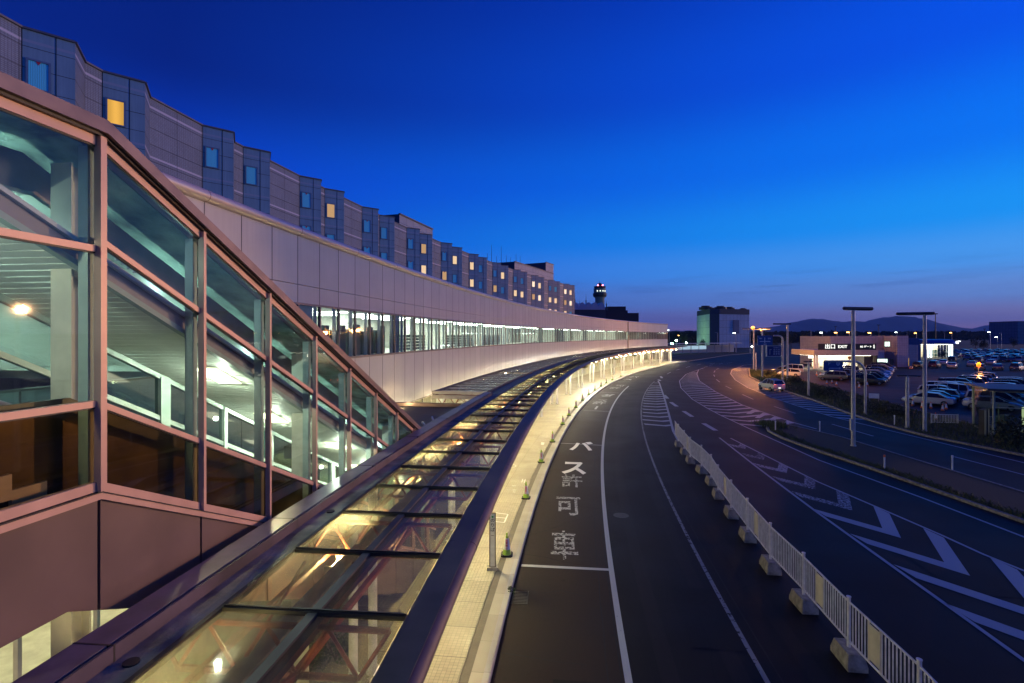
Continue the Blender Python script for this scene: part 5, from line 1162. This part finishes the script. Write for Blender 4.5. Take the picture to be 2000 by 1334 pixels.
# the white off-roader on the road
w = make_car('suv', 'silver')
wc = Vector((37.25, 73.6)); w.location = (wc.x, wc.y, .01); w.rotation_euler.z = .02; w.name = 'moving_car'; w['label'] = 'silver off-road car with glowing brake lights driving beside the verge'; w['category'] = 'car'
if 'group' in w: del w['group']
bk = EM('number_plate_light', (1, .95, .85), 1.3)
for ch in w.children:
    if ch.name.startswith('tail_light'): ch.data = ch.data.copy(); ch.data.materials[0] = M['tail']
    if ch.name.startswith('number_plate') and ch.location.y < 0: ch.data = ch.data.copy(); ch.data.materials[0] = bk
    if ch.name.startswith('headlight'): ch.data = ch.data.copy(); ch.data.materials[0] = EM('lit_headlamp', (1, .97, .9), 25) if 'lit_headlamp' not in bpy.data.materials else bpy.data.materials['lit_headlamp']
for s in (-1, 1):
    point('headlamp_beam', (wc.x+s*.6, wc.y+2.45, .72), (1, .93, .85), 900, .06, spot=radians(58), aim=(wc.x+s*.8-1.0, wc.y+16, -.4))
    point('brake_glow', (wc.x+s*.62, wc.y-2.5, .95), (1, .12, .02), 3, .04)
# ---- orange cones and round sign in the car park
oc = cone_proto(M['coner'], M['white'])
oc_px = [(1595, 733, 'left of the dark car block'), (1602, 735, 'left of the dark car block, nearer'), (1607, 737, 'left of the dark car block, nearest'), (1615, 750, 'largest at the corner of the dark car block'), (1625, 749, 'beside the largest orange cone'), (1634, 753, 'before the front dark minivan'), (1678, 758, 'just right of the tall island lamp post'), (1694, 754, 'right of the arched sign pole'), (1783, 793, 'at the front wheel of the silver sedan'), (1801, 797, 'left of the tall right lamp post'), (1818, 798, 'right of the tall right lamp post'), (1841, 803, 'left of the second silver sedan'), (1848, 800, 'below the nose of the second silver sedan'), (1827, 822, 'behind the low white barrier rail'), (1778, 720, 'near the exit building lane'), (1782, 720.5, 'near the exit building lane, second')]
for i, (x, y, lab) in enumerate(oc_px):
    o = oc if i == 0 else copy_tree(oc); o.location = at(x, y); tag(o, 'orange traffic cone '+lab, 'traffic cone', 'orange cones in the car park')
p = at(1911, 742); o = empty('round_sign', p); g = MB(); g.cyl((0, 0, 0), .05, 2.6, 8); g.build('pole', M['grey'], o); g = MB(); g.tube([(0, .02, 2.7), (0, -.05, 2.7)], .42, 18); f_ = g.build('disc', PM('orange_disc', (.75, .20, .03), .5), o); text_mesh('lettering', '24', .5, M['blackt'], Matrix.Translation((0, -.06, 2.7)) @ XR, f_); tag(o, 'round orange sign on a thin pole between the two blocks of parked cars', 'sign')
point('lamp_light', (p.x, p.y-.5, 3.9), SOD, 2600, .05)  # sodium light without fixture, added to warm the asphalt and parked cars
# ================================================================== EXIT GATE BUILDING
T0 = .1226
eg = empty('exit_building'); tag(eg, 'flat beige exit building with a glowing white gate hall and black sign band', 'building')
X0, X1 = (1590-1000)*T0, (1715-1000)*T0; Yf = F*T0; zf = zat(683.5, T0); zc = zat(694.5, T0)
g = MB(); g.box(((X0+X1)/2, Yf+5, (zf+zc)/2), (X1-X0, 10, zf-zc)); g.build('roof_fascia', PM('warm_beige_fascia', (.40, .38, .35), .6), eg)
zs = zat(671.5, T0); g = MB(); g.box(((X0+X1)/2+.6, Yf+.6, (zf+zs)/2), (X1-X0-1.5, .3, zs-zf)); sb = g.build('sign_band', M['signblk'], eg)
def st_(x, tx, hgt, sx=1): return text_mesh('sign_lettering', tx, hgt, M['lettering'], Matrix.Translation(((x-1000)*T0, Yf+.42, zat(677.3, T0))) @ XR, sb, sx=sx, ext=.02)
st_(1623.5, '出口', 1.25, 1.05); st_(1648, 'EXIT', .95, 1.15); st_(1694, 'B2 ゲート', .62, 1.05); st_(1709.5, '出', 1.0, .35)
g = MB()
for x in (1594.5, 1599.5): g.box(((x-1000)*T0, Yf+.8, zc/2), (.35, .35, zc))
g.build('column', M['white'], eg)
g = MB(); g.box(((1714-1000)*T0, Yf+5, zc/2), (.3, 9.5, zc)); g.box((X0+.9*(X1-X0), Yf+1.2, zc/2), (2.2, .2, zc)); g.build('side_wall', M['beige'], eg)
g = MB(); g.box(((X0+X1)/2+2, Yf+8.5, zc/2), (X1-X0-5, .2, zc-.1)); g.build('back_wall', M['cream'], eg)
g = MB(); g.box(((X0+X1)/2, Yf+4.5, zc-.06), (X1-X0-2, 7, .04)); g.build('gate_light', M['gate_l'], eg)
for k, x in enumerate((1612, 1630, 1668, 1688)):
    g = MB(); g.box(((x-1000)*T0, Yf+3.5, .7), (.7, 1.2, 1.4)); g.build('ticket_booth', M['cream'], eg)
g = MB(); g.box(((1640-1000)*T0, Yf+8.2, 2.6), (5.5, .05, .9)); g.box(((1641-1000)*T0, Yf+8.1, 2.6), (.9, .05, .6)); g.build('wall_sign', PM('white_wall_sign', (.8, .8, .78), .5), eg)
g = MB(); g.tube([((1656-1000)*T0, Yf-.5, .0), ((1656-1000)*T0, Yf-.5, 2.4)], .05, 6); g.tube([((1656-1000)*T0, Yf-.5, 2.6), ((1656-1000)*T0, Yf-.6, 2.6)], .42, 14); g.build('round_notice', PM('ochre_disc', (.5, .22, .03), .5), eg)
g = MB(); g.box(((X0+X1)/2, Yf-1.3, .02), (X1-X0+6, 2.6, .04)); g.build('apron', M['conc'], eg)
# two storey office behind
T1 = .133; g = MB(); xa, xb = (1622-1000)*T1, (1727-1000)*T1; zt_ = zat(656.5, T1)
def wallbox(g, xa, xb, ya, yb, z0, z1):
    for A, B in (((xa, ya), (xb, ya)), ((xb, ya), (xb, yb)), ((xb, yb), (xa, yb)), ((xa, yb), (xa, ya))):
        Ln = hypot(B[0]-A[0], B[1]-A[1]); g.face([(*A, z0), (*B, z0), (*B, z1), (*A, z1)], [(0, z0), (Ln, z0), (Ln, z1), (0, z1)])
    g.face([(xa, ya, z1), (xb, ya, z1), (xb, yb, z1), (xa, yb, z1)], [(0, 0), (9, 0), (9, 9), (0, 9)])
wallbox(g, xa, xb, F*T1, F*T1+14, 0, zt_); g.build('office_wall', M['beige'], eg)
g = MB(); xc = (1727-1000)*T1; xd = (1748-1000)*T1; wallbox(g, xc, xd, F*T1-4.5, F*T1+10, 0, zt_+.1); g.build('stair_tower', PANEL('pale_tile_tower', (.36, .38, .42), .6, .6, w=.02, rough=.6, var=.1), eg)
g = MB(); wallbox(g, (1748-1000)*T1+.2, (1781-1000)*T1, F*T1-2, F*T1+9, 0, zat(673.5, T1)); g.build('lower_wing', M['beige'], eg)
lw_ = EM('office_window_glow', (.75, 1, .85), 1.6)
for (x, yy, w_, h_) in ((1732.5, 672, 1.25, 1.15), (1720, 705, 1.7, 1.0), (1729, 705, 1.0, 1.0)):
    Tq = (F*T1-4.55)/F if x > 1727.5 else (F*T1-4.55)/F
    px_ = (x-1000)*Tq; pz = zat(yy, Tq); g = MB(); g.box((px_, F*Tq-.02, pz), (w_+.16, .06, h_+.16)); wq = g.build('window', M['wallframe'], eg); g = MB(); g.box((px_, F*Tq-.06, pz), (w_, .04, h_)); pq = g.build('pane', lw_, wq)
    g = MB(); g.box((px_, F*Tq-.09, pz), (.05, .02, h_)); g.build('glazing_bar', M['wallframe'], wq)
g = MB(); wallbox(g, (1714.4-1000)*T0, (1727.5-1000)*(F*T1-4.5)/F, F*T1-4.48, F*T1, 0, zat(683, T1)); g.build('link_wall', bpy.data.materials['pale_tile_tower'], eg)
Tq = (F*T1-2)/F; g = MB(); g.box(((1771.5-1000)*Tq, F*Tq-.03, 1.2), (.95, .06, 2.0)); g.build('door', EM('amber_lit_door', (1, .55, .08), .45), eg)
g = MB(); g.box(((1741-1000)*.1285, F*.1285-.05, 1.1), (.9, .06, 2.1)); g.build('door', M['dark'], eg)
point('gate_spill', ((X0+X1)/2, Yf+.5, zc-.6), (1, .93, .75), 900, .5)
# ticket gate with blue curved roof
T2 = .186; tg = empty('ticket_gate'); tag(tg, 'bright white ticket gate house with blue curved roof beyond the car park', 'building')
x0, x1 = (1805-1000)*T2, (1866-1000)*T2; zb_ = zat(672.5, T2); zt2 = zat(662.5, T2); y_ = F*T2
g = MB(); pr = [(y_, zb_), (y_-.3, zb_+.3), (y_+.8, zt2-.3), (y_+3, zt2), (y_+8, zt2), (y_+9, zb_)]
g.add([(x, a, b) for x in (x0, x1) for a, b in pr], [tuple(range(6)), tuple(range(6, 12))]+[(k, (k+1) % 6, 6+(k+1) % 6, 6+k) for k in range(6)]); g.build('roof', PM('blue_metal_roof', (.02, .05, .28), .35, metal=.3), tg)
g = MB()
for x in (1814.5, 1820, 1855.5, 1860.5, 1808): g.box(((x-1000)*T2, y_+.3, zb_/2), (.45, .3, zb_))
g.build('light_column', EM('white_light_column', (.8, .95, 1), 2.2), tg)
g = MB(); g.box(((x0+x1)/2, y_+6, zb_/2), (x1-x0-3, .2, zb_)); g.build('back_wall', M['cream'], tg); g = MB(); g.box(((x0+x1)/2, y_+3, zb_-.1), (x1-x0-1, 5, .05)); g.build('gate_light', M['gate_l'], tg)
for k in range(9):
    for q in range(2): g = MB(); g.box((x0+1.5+k*1.15, y_+1, .9+q*1.3), (.9, .05, 1.1)); g.build('window', M['glasst'], tg)
g = MB()
for k in range(10): g.box((x0+.95+k*1.15, y_+.98, zb_/2), (.08, .08, zb_))
g.box(((x0+x1)/2, y_+.97, 2.0), (x1-x0-2, .08, .08)); g.build('frame', M['white'], tg)
g = MB(); g.box((x1+.3, y_-.4, zb_+.7), (.5, .5, .9)); g.box((x1+1.0, y_-.4, zb_+1.1), (.7, .3, .3)); g.build('floodlight', EM('gate_floodlight', (.9, .95, 1), 4), tg)
# glass shelter at the right edge
sh = empty('glass_shelter'); tag(sh, 'glass walled shelter with flat roof and lit interior at the right edge', 'shelter')
A = at(1941, 849, .1); B = Vector((46.5, 35.2, .1)); zt3 = 3.5; dv = (B-A); Ln = dv.length; dv.normalize(); nv = Vector((-dv.y, dv.x, 0)); nv = nv if nv.y > 0 else -nv
def S_(u, v, z): return Vector((A.x+dv.x*u+nv.x*v, A.y+dv.y*u+nv.y*v, z))
g = MB()
for u in (0, 2.05, 4.2, 6.3, Ln): g.beam(S_(u, 0, .1), S_(u, 0, zt3), .12, .12, up=(1, 0, 0))
for u in (0, 4.2, Ln): g.beam(S_(u, 5, .1), S_(u, 5, zt3), .12, .12, up=(1, 0, 0))
g.beam(S_(0, 0, zt3), S_(Ln, 0, zt3), .1, .1); g.beam(S_(0, 0, 2.25), S_(Ln, 0, 2.25), .06, .06); g.beam(S_(0, 0, zt3), S_(0, 5, zt3), .1, .1); g.beam(S_(.95, 2.5, .1), S_(.95, 2.5, 2.25), .06, .06, up=(1, 0, 0)); g.build('frame', PM('pale_green_frame', (.34, .36, .26), .5), sh)
for a, b in ((0, 2.05), (2.05, 4.2), (4.2, 6.3)): g = MB(); g.face([S_(a, 0, .1), S_(b, 0, .1), S_(b, 0, zt3), S_(a, 0, zt3)]); g.build('glass_wall', M['glasst'], sh, merge=False)
g = MB(); g.face([S_(0, 0, .1), S_(0, 5, .1), S_(0, 5, zt3), S_(0, 0, zt3)]); g.build('glass_wall', M['glasst'], sh, merge=False)
g = MB(); c = [S_(-.5, -.5, 0), S_(Ln+.5, -.5, 0), S_(Ln+.5, 5.5, 0), S_(-.5, 5.5, 0)]; g.prism([(q.x, q.y) for q in c], zt3+.06, zt3+.22); g.build('roof', M['navy'], sh)
g = MB(); g.prism([(q.x, q.y) for q in (S_(-.2, -.2, 0), S_(Ln, -.2, 0), S_(Ln, 5, 0), S_(-.2, 5, 0))], .0, .14); g.build('floor', M['tile'] if False else PM('shelter_paving', (.35, .31, .22), .8), sh)
g = MB(); q = S_(2.9, 3.5, 1.25); g.box(q, (.7, .1, 1.5), rz=.2); g.build('lit_panel', EM('cream_lit_panel', (1, .9, .45), 1.1), sh)
g = MB(); g.box(S_(1.0, 1.2, .9), (.5, .4, 1.3)); g.box(S_(.9, 2.4, .7), (.25, .25, 1.2)); g.build('ticket_machine', M['grey'], sh)
point('shelter_light', S_(3.2, 2.4, 3.2), (1, .86, .42), 110, .2)
o = leafblob(500, .6, .5, 1.1, .06, 91).build('shrub', M['leafd'], merge=False); o.location = S_(3.3, -.5, .1); tag(o, 'dark shrub against the glass wall of the shelter at the right edge', 'shrub')
g = MB(); p = at(1921, 851, .1); g.box((p.x, p.y, 1.1), (.75, .35, 2.1), rz=.5); g.box((p.x+.25, p.y+.1, 1.1), (.25, .38, 2.2), rz=.5); tag(g.build('ticket_cabinet', M['navy']), 'dark upright cabinet left of the glass shelter', 'cabinet')
# ================================================================== FAR BUILDINGS
# cooling block
T3 = .33; cb = empty('plant_building'); tag(cb, 'tall windowless grey block with dark crown beyond the road bend', 'building')
def vx(x, t): return Vector(((x-1000)*t, F*t))
pA, pB, pC, pD, pE = vx(1361, .37), vx(1386, .335), vx(1405, .336), vx(1463.5, .345), vx(1440, .40)
def zf_(y, t): return zat(y, t)
zt4, zb4 = zat(602, .33), zat(612.5, .33)
def wallp(pts, z0, z1, mat, nm, par):
    g = MB(); u = 0
    for a, b in zip(pts, pts[1:]): Ln = (b-a).length; g.face([(*a, z0), (*b, z0), (*b, z1), (*a, z1)], [(u, z0), (u+Ln, z0), (u+Ln, z1), (u, z1)]); u += Ln
    return g.build(nm, mat, par)
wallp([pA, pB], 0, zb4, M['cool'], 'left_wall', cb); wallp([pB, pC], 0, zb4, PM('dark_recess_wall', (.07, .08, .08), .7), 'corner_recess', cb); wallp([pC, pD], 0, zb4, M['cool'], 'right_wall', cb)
pts = [pA, pB, pC, pD, pE]; g = MB(); g.prism([(q.x*1.0, q.y-.25) for q in pts], zb4, zt4); g.build('crown', M['coold'], cb)
g = MB(); q = pC.lerp(pD, .55); g.box((q.x, q.y-.3, 14), (5, .3, 9), rz=atan2(pD.y-pC.y, pD.x-pC.x)); g.build('louvre', PM('slate_louvre', (.16, .18, .24), .7), cb)
for i, (x, t, w_, h_) in enumerate(((1378, .35, 5.5, 3.6), (1389, .36, 4.5, 2.6), (1407, .345, 5, 3), (1424, .35, 4.5, 2.6), (1451, .35, 3, 1.5))):
    q = vx(x, t); g = MB(); g.cyl((q.x, q.y, zt4), w_*.8, h_*.5, 12); g.cyl((q.x, q.y, zt4+h_*.5), w_*.5, h_*.25, 12); g.build('cooling_unit', M['dark'], cb)
point('green_wash', (112, 352, 8), (.45, 1, .35), 9000, .8)
# control tower
T4 = .45; tw = empty('control_tower', (*vx(1171.5, T4), 0)); tag(tw, 'round airport control tower with red beacon lights beyond the hotel', 'control tower')
def zt(y): return zat(y, T4)
k_ = T4
g = MB(); g.tube([(0, 0, 0), (0, 0, zt(583)), (0, 0, zt(578))], [9*k_, 9*k_, 12*k_], 20); g.build('shaft', PM('tower_concrete', (.26, .27, .27), .7), tw, smooth=True)
g = MB(); g.tube([(0, 0, zt(580)), (0, 0, zt(577)), (0, 0, zt(573))], [12.5*k_, 13.5*k_, 13.5*k_], 16); g.build('gallery_deck', M['dark'], tw)
g = MB(); g.tube([(0, 0, zt(575.5)), (0, 0, zt(564))], [12*k_, 12*k_], 16); g.build('cabin_wall', PM('tower_green_wall', (.16, .24, .20), .6), tw)
g = MB(); g.tube([(0, 0, zt(564)), (0, 0, zt(559.5))], [10.5*k_, 11.8*k_], 16); g.build('cab_roof_rim', M['dark'], tw)
g = MB(); g.tube([(0, 0, zt(559.5)), (0, 0, zt(556)), (0, 0, zt(553))], [6*k_, 5*k_, 2.5*k_], 12); g.tube([(0, 0, zt(553)), (0, 0, zt(549))], .2, 5); g.build('radar_dome', M['navy'], tw)
for x in (-4.5, 4.8): g = MB(); g.box((x*k_, -5*k_, zt(557.5)), (.9, .9, .9)); g.build('beacon', M['redl'], tw)
for a in (-6.5, -1.2, 4.2, 8.5):
    g = MB(); rr = 12.2*k_; xx = a*k_; g.box((xx, -sqrt(max(.1, rr*rr-xx*xx)), zt(569)), (.9, .5, 1.1)); g.build('lit_window', EM('tower_window_glow', (.9, 1, .9), 1.5), tw)
# hall with barrel roofs
T5 = .26; hb2 = empty('hall_building'); tag(hb2, 'dark hall with a row of barrel roofs behind the end of the terminal', 'building')
zt5 = zat(604, T5)
g = MB(); a, b = vx(1108, T5), vx(1183, T5); g.box(((a.x+b.x)/2, a.y+12, zt5/2), (b.x-a.x, 24, zt5)); g.build('hall_wall', PM('dark_hall_wall', (.06, .065, .075), .7), hb2)
g = MB(); a, b = vx(1183, T5), vx(1249, T5); g.box((a.x+(b.x-a.x)*.33, a.y+12, zat(606, T5)/2), ((b.x-a.x)*.66, 23, zat(606, T5))); g.box((a.x+(b.x-a.x)*.72, a.y+12.2, zat(611, T5)/2), ((b.x-a.x)*.55, 22, zat(611, T5))); g.box((vx(1214, T5).x, a.y+16, zat(596, T5)/2), (9.5, 9, zat(596, T5))); g.build('wing_wall', M['plant'], hb2)
for i in range(5):
    x = 1124+i*12.6; c = vx(x, T5); r_ = 6.6*T5; g = MB(); n = 12
    vs = [(c.x+r_*cos(pi*k/n), c.y+yy, zt5-.3+r_*2.2*sin(pi*k/n)) for yy in (-1, 22) for k in range(n+1)]
    g.add(vs, [(k, k+1, n+2+k, n+1+k) for k in range(n)]+[tuple(range(n+1))]); g.build('barrel_roof', PM('barrel_roof_sheet', (.34, .44, .55), .45, metal=.2) if i == 0 else bpy.data.materials['barrel_roof_sheet'], hb2)
for i, (x, yt) in enumerate(((1126.5, 569), (1135.5, 585), (1149, 572), (1190, 586))):
    c = vx(x, T5); g = MB(); g.tube([(c.x, c.y+8, zt5), (c.x, c.y+8, zat(yt, T5))], [.16, .06], 5); g.box((c.x, c.y+8, (zt5+zat(yt, T5))/2), (.5, .1, 2.2)); tag(g.build('antenna', M['dark']), 'dark mast rising above the barrel roofed hall, %s from the left' % ORD[i], 'antenna', 'masts on the hall')
# covered walkway beyond the canopy end
cw = empty('covered_walkway'); tag(cw, 'flat roofed walkway with bluish lit screen wall beyond the end of the canopy', 'walkway shelter')
a, b = Vector((70, 222)), Vector((106, 243)); dd = (b-a); Lw = dd.length; ang = atan2(dd.y, dd.x); g = MB(); c = (a+b)/2; g.box((c.x, c.y, 4.55), (Lw+4, 4.5, .22), rz=ang); g.build('roof', M['pole'], cw)
for k in range(9): q = a+dd*k/8; g = MB(); g.box((q.x, q.y-1.2, 2.2), (.22, .22, 4.5)); g.build('column', M['grey'], cw)
g = MB(); g.box((c.x, c.y+1.6, 2.0), (Lw, .1, 3.4), rz=ang); g.build('screen_wall', PM('pale_screen', (.45, .47, .50), .6), cw)
g = MB(); q = a+dd*.28; g.box((q.x, q.y+1.4, 2.6), (Lw*.5, .08, 1.5), rz=ang); g.build('lit_screen', EM('blue_white_screen', (.55, .8, 1), .9), cw)
g = MB()
for k in range(60): q = a+dd*k/60; g.box((q.x, q.y+.6, 1.9), (.12, .05, 2.8))
g.build('bars', M['grey'], cw)
# tall building cut off at right edge
g = MB(); a, b = vx(1987.5, .5), vx(2060, .5); wallbox(g, a.x, b.x, a.y, a.y+30, 0, zat(627, .5)); o = g.build('office_block', PANEL('mauve_block', (.24, .19, .22), 3, 3, w=.1, rough=.8), None); tag(o, 'plain mauve block cut off by the right edge of the view', 'building')
g = MB(); a = vx(1630, .21); g.box((vx(1758, .165).x, 165, 3), (7, 8, 6)); g.box((vx(1758, .165).x, 164, 6.6), (6.5, 5, 1.2)); tag(g.build('blue_roofed_hut', PM('dull_blue_hut', (.04, .07, .20), .6)), 'small dull blue hut behind the exit building', 'hut')
# distant lamps
far_l = [(1307, 645, 672, 'w'), (1437, 651, 688, 'w'), (1401.5, 650, 686, 'd'), (1465, 647, 690, 'd'), (1327, 655.5, 668, 'o'), (1368.5, 656, 672, 'o'), (1606.5, 650, 690, 'w'), (1635, 650, 690, 'o'), (1659, 649.5, 690, 'o'), (1701, 650.5, 690, 'o'), (1752, 649.5, 680, 'w'), (1790, 651, 682, 'o'), (1859, 650, 680, 'o'), (1934, 649, 683, 'w'), (1948, 659, 683, 'w'), (1956, 650.5, 683, 'd'), (1584, 646, 690, 'd'), (1771.5, 649, 672, 'd'), (1845, 650.5, 672, 'd')]
for i, (x, y, yb, k) in enumerate(far_l):
    t = min(.45, H/max(yb-Y0, 1)); o = empty('street_light', (*vx(x, t), 0)); z = zat(y, t); g = MB(); g.tube([(0, 0, 0), (0, 0, z)], [.14, .09], 6); g.tube([(0, 0, z), (-.9, 0, z+.15)], .06, 5); g.build('pole', M['pole'], o)
    g = MB(); g.box((-.7, 0, z+.1), (1.0, .45, .22)); g.build('lamp_head', {'w': EM('far_white_lamp', (.85, 1, .92), 22), 'o': EM('far_sodium_lamp', (1, .45, .1), 22), 'd': M['grey']}[k], o)
    tag(o, {'w': 'far street light with a white lit head', 'o': 'far street light with an orange lit head', 'd': 'far unlit street light'}[k]+', %s from the left along the horizon' % ORD[sorted(range(len(far_l)), key=lambda q: far_l[q][0]).index(i)], 'street light', 'distant street lights')
for i, (x, y, lab) in enumerate(((1312.5, 671, 'left of the walkway roof'), (1321, 665, 'highest, above the walkway roof'), (1340.5, 670, 'right, above the walkway roof'))):
    t = .4; q = vx(x, t); o = empty('floodlight', (*q, 0)); z = zat(y, t); g = MB(); g.tube([(0, 0, 0), (0, 0, z)], .1, 5); g.build('pole', M['grey'], o); g = MB(); g.box((0, 0, z), (1.3, .4, 1.0)); g.build('lamp_head', M['lamp_g'], o); tag(o, 'greenish white floodlight '+lab, 'floodlight', 'greenish floodlights')
glow(1468.7, 677, .30, .5, EM('white_globe', (.9, 1, .95), 20), 'round white glowing lamp near the road behind the left orange lit post')
# masts on the horizon
for i, (x, yt, yb, t) in enumerate(((1827, 612, 680, .30), (1632, 637, 680, .5), (1716, 634, 680, .4), (1923, 642, 680, .5))):
    q = vx(x, t); o = empty('mast', (*q, 0)); g = MB(); g.tube([(0, 0, 0), (0, 0, zat(yt, t))], [.35, .2], 6); g.build('pole', M['dark'], o); g = MB(); g.box((0, 0, zat(yt, t)-.3), (2.4, .5, .6)); g.build('head_frame', M['dark'], o); tag(o, 'dark mast on the horizon, %s from the left' % ORD[[1, 2, 0, 3].index([2, 0, 1, 3][i]) if False else {0: 2, 1: 0, 2: 1, 3: 3}[i]], 'mast', 'masts on the horizon')
# far trees and fields
rf = random.Random(9); g = MB()
import bmesh
def clump(cx, cy, cz, r_, n=26):
    for k in range(n):
        dvec = Vector((rf.gauss(0, 1), rf.gauss(0, 1), rf.gauss(0, .8))).normalized(); c = Vector((cx, cy, cz))+dvec*r_*rf.uniform(.5, 1); s = r_*rf.uniform(.25, .5); a = Vector((rf.gauss(0, 1), rf.gauss(0, .4), rf.gauss(0, 1))).normalized()*s; b = a.cross(Vector((0, 1, .3))).normalized()*s; g.face([c-a, c+b, c+a, c-b])
for i in range(900):
    t = rf.uniform(.9, 1.5); x = rf.uniform(1250, 2100); q = vx(x, t); h_ = zat(rf.uniform(647.5, 649.5), t); clump(q.x, q.y, h_*.55, h_*.5, 16)
for i in range(260):
    t = rf.uniform(.55, .7); x = rf.uniform(1270, 1365) if i % 3 else rf.uniform(1465, 1620); q = vx(x, t); h_ = zat(rf.uniform(651, 656), t); clump(q.x, q.y, h_*.5, h_*.5, 18)
tag(g.build('far_wood', M['forest'], merge=False), 'dark line of distant woods along the horizon', 'wood', kind='stuff')
g = MB(); g.box((1500, 1700, 9.0), (3800, 60, 18)); struct(g.build('far_hills', M['forest']))
trees = [(1352, .30, 6, 'leaf'), (1372, .29, 5.5, 'leaf'), (1335, .42, 9, 'leafd'), (1500, .35, 8, 'leafd'), (1545, .33, 9, 'leafd'), (1575, .30, 9, 'leafd'), (1512, .24, 5, 'leafd'), (1905, .33, 6, 'leafd'), (1920, .26, 5.2, 'leafd'), (1980, .35, 6, 'leafd'), (1840, .172, 2.6, 'leafd')]
for i, (x, t, h_, mt) in enumerate(trees):
    o = empty('tree', (*vx(x, t), 0)); m_ = leafblob(650, h_*.42, h_*.42, h_*.75, h_*.045, 60+i, 11)
    m_.v = [(a, b, c+h_*.22) for a, b, c in m_.v]; m_.build('crown', M[mt], o, merge=False); tk = MB(); tk.tube([(0, 0, 0), (0, 0, h_*.6)], [h_*.03, h_*.012], 6)
    for k in range(4): tk.tube([(0, 0, h_*.35), (cos(k*1.6)*h_*.2, sin(k*1.6)*h_*.2, h_*.7)], [h_*.014, h_*.005], 5)
    tk.build('trunk', M['trunk'], o); tag(o, 'broadleaf tree in the background, %s from the left' % ORD[sorted(range(len(trees)), key=lambda q: trees[q][0]).index(i)], 'tree', 'background trees')
# mountains
sil = [(1300, 646), (1420, 645), (1480, 642), (1530, 636), (1555, 628), (1575, 624), (1592, 622), (1610, 624), (1640, 629), (1655, 628), (1670, 627), (1690, 629), (1705, 628), (1720, 621), (1745, 618), (1762, 617), (1775, 619), (1790, 624), (1810, 631), (1850, 638), (1880, 642), (1900, 642), (1930, 641), (1950, 635), (1968, 631), (1985, 633), (2010, 637), (2060, 640), (2200, 645)]
D_m = 9000; g = MB(); rm = random.Random(4)
xs = [1300+i*6 for i in range(151)]
def sh_(x):
    for a, b in zip(sil, sil[1:]):
        if a[0] <= x <= b[0]: return a[1]+(b[1]-a[1])*(x-a[0])/(b[0]-a[0])
rows = []
for r_ in range(9):
    v = r_/8; row = []
    for x in xs:
        dep = D_m+(1-abs(v-.5)*2)*0+(v-.5)*2400; zc_ = H+(Y0-sh_(x)+.5*sin(x*.31)+.4*sin(x*.83+1))*D_m/F; prof_ = sin(v*pi)**1.2 if v < .5 else sin(v*pi)
        row.append(((x-1000)*D_m/F, dep, max(-5, zc_*prof_*(1 if r_ == 4 else rm.uniform(.9, 1.02)))))
    rows.append(row)
n = len(xs); g.add([q for row in rows for q in row], [(r_*n+i, r_*n+i+1, (r_+1)*n+i+1, (r_+1)*n+i) for r_ in range(8) for i in range(n-1)])
struct(g.build('mountains', M['mount'], smooth=True))
HAZE = True
if HAZE:
    b = NB('evening_haze'); v = b.n('ShaderNodeVolumePrincipled'); v.inputs['Color'].default_value = (.30, .56, 1, 1); v.inputs['Density'].default_value = .00006; v.inputs['Anisotropy'].default_value = 0
    b.l(v.outputs[0], b.out.inputs['Volume'])
    g = MB(); g.box((2500, 3500, 249), (23400, 23400, 500)); hz = g.build('haze', b.mat); tag(hz, kind='stuff')
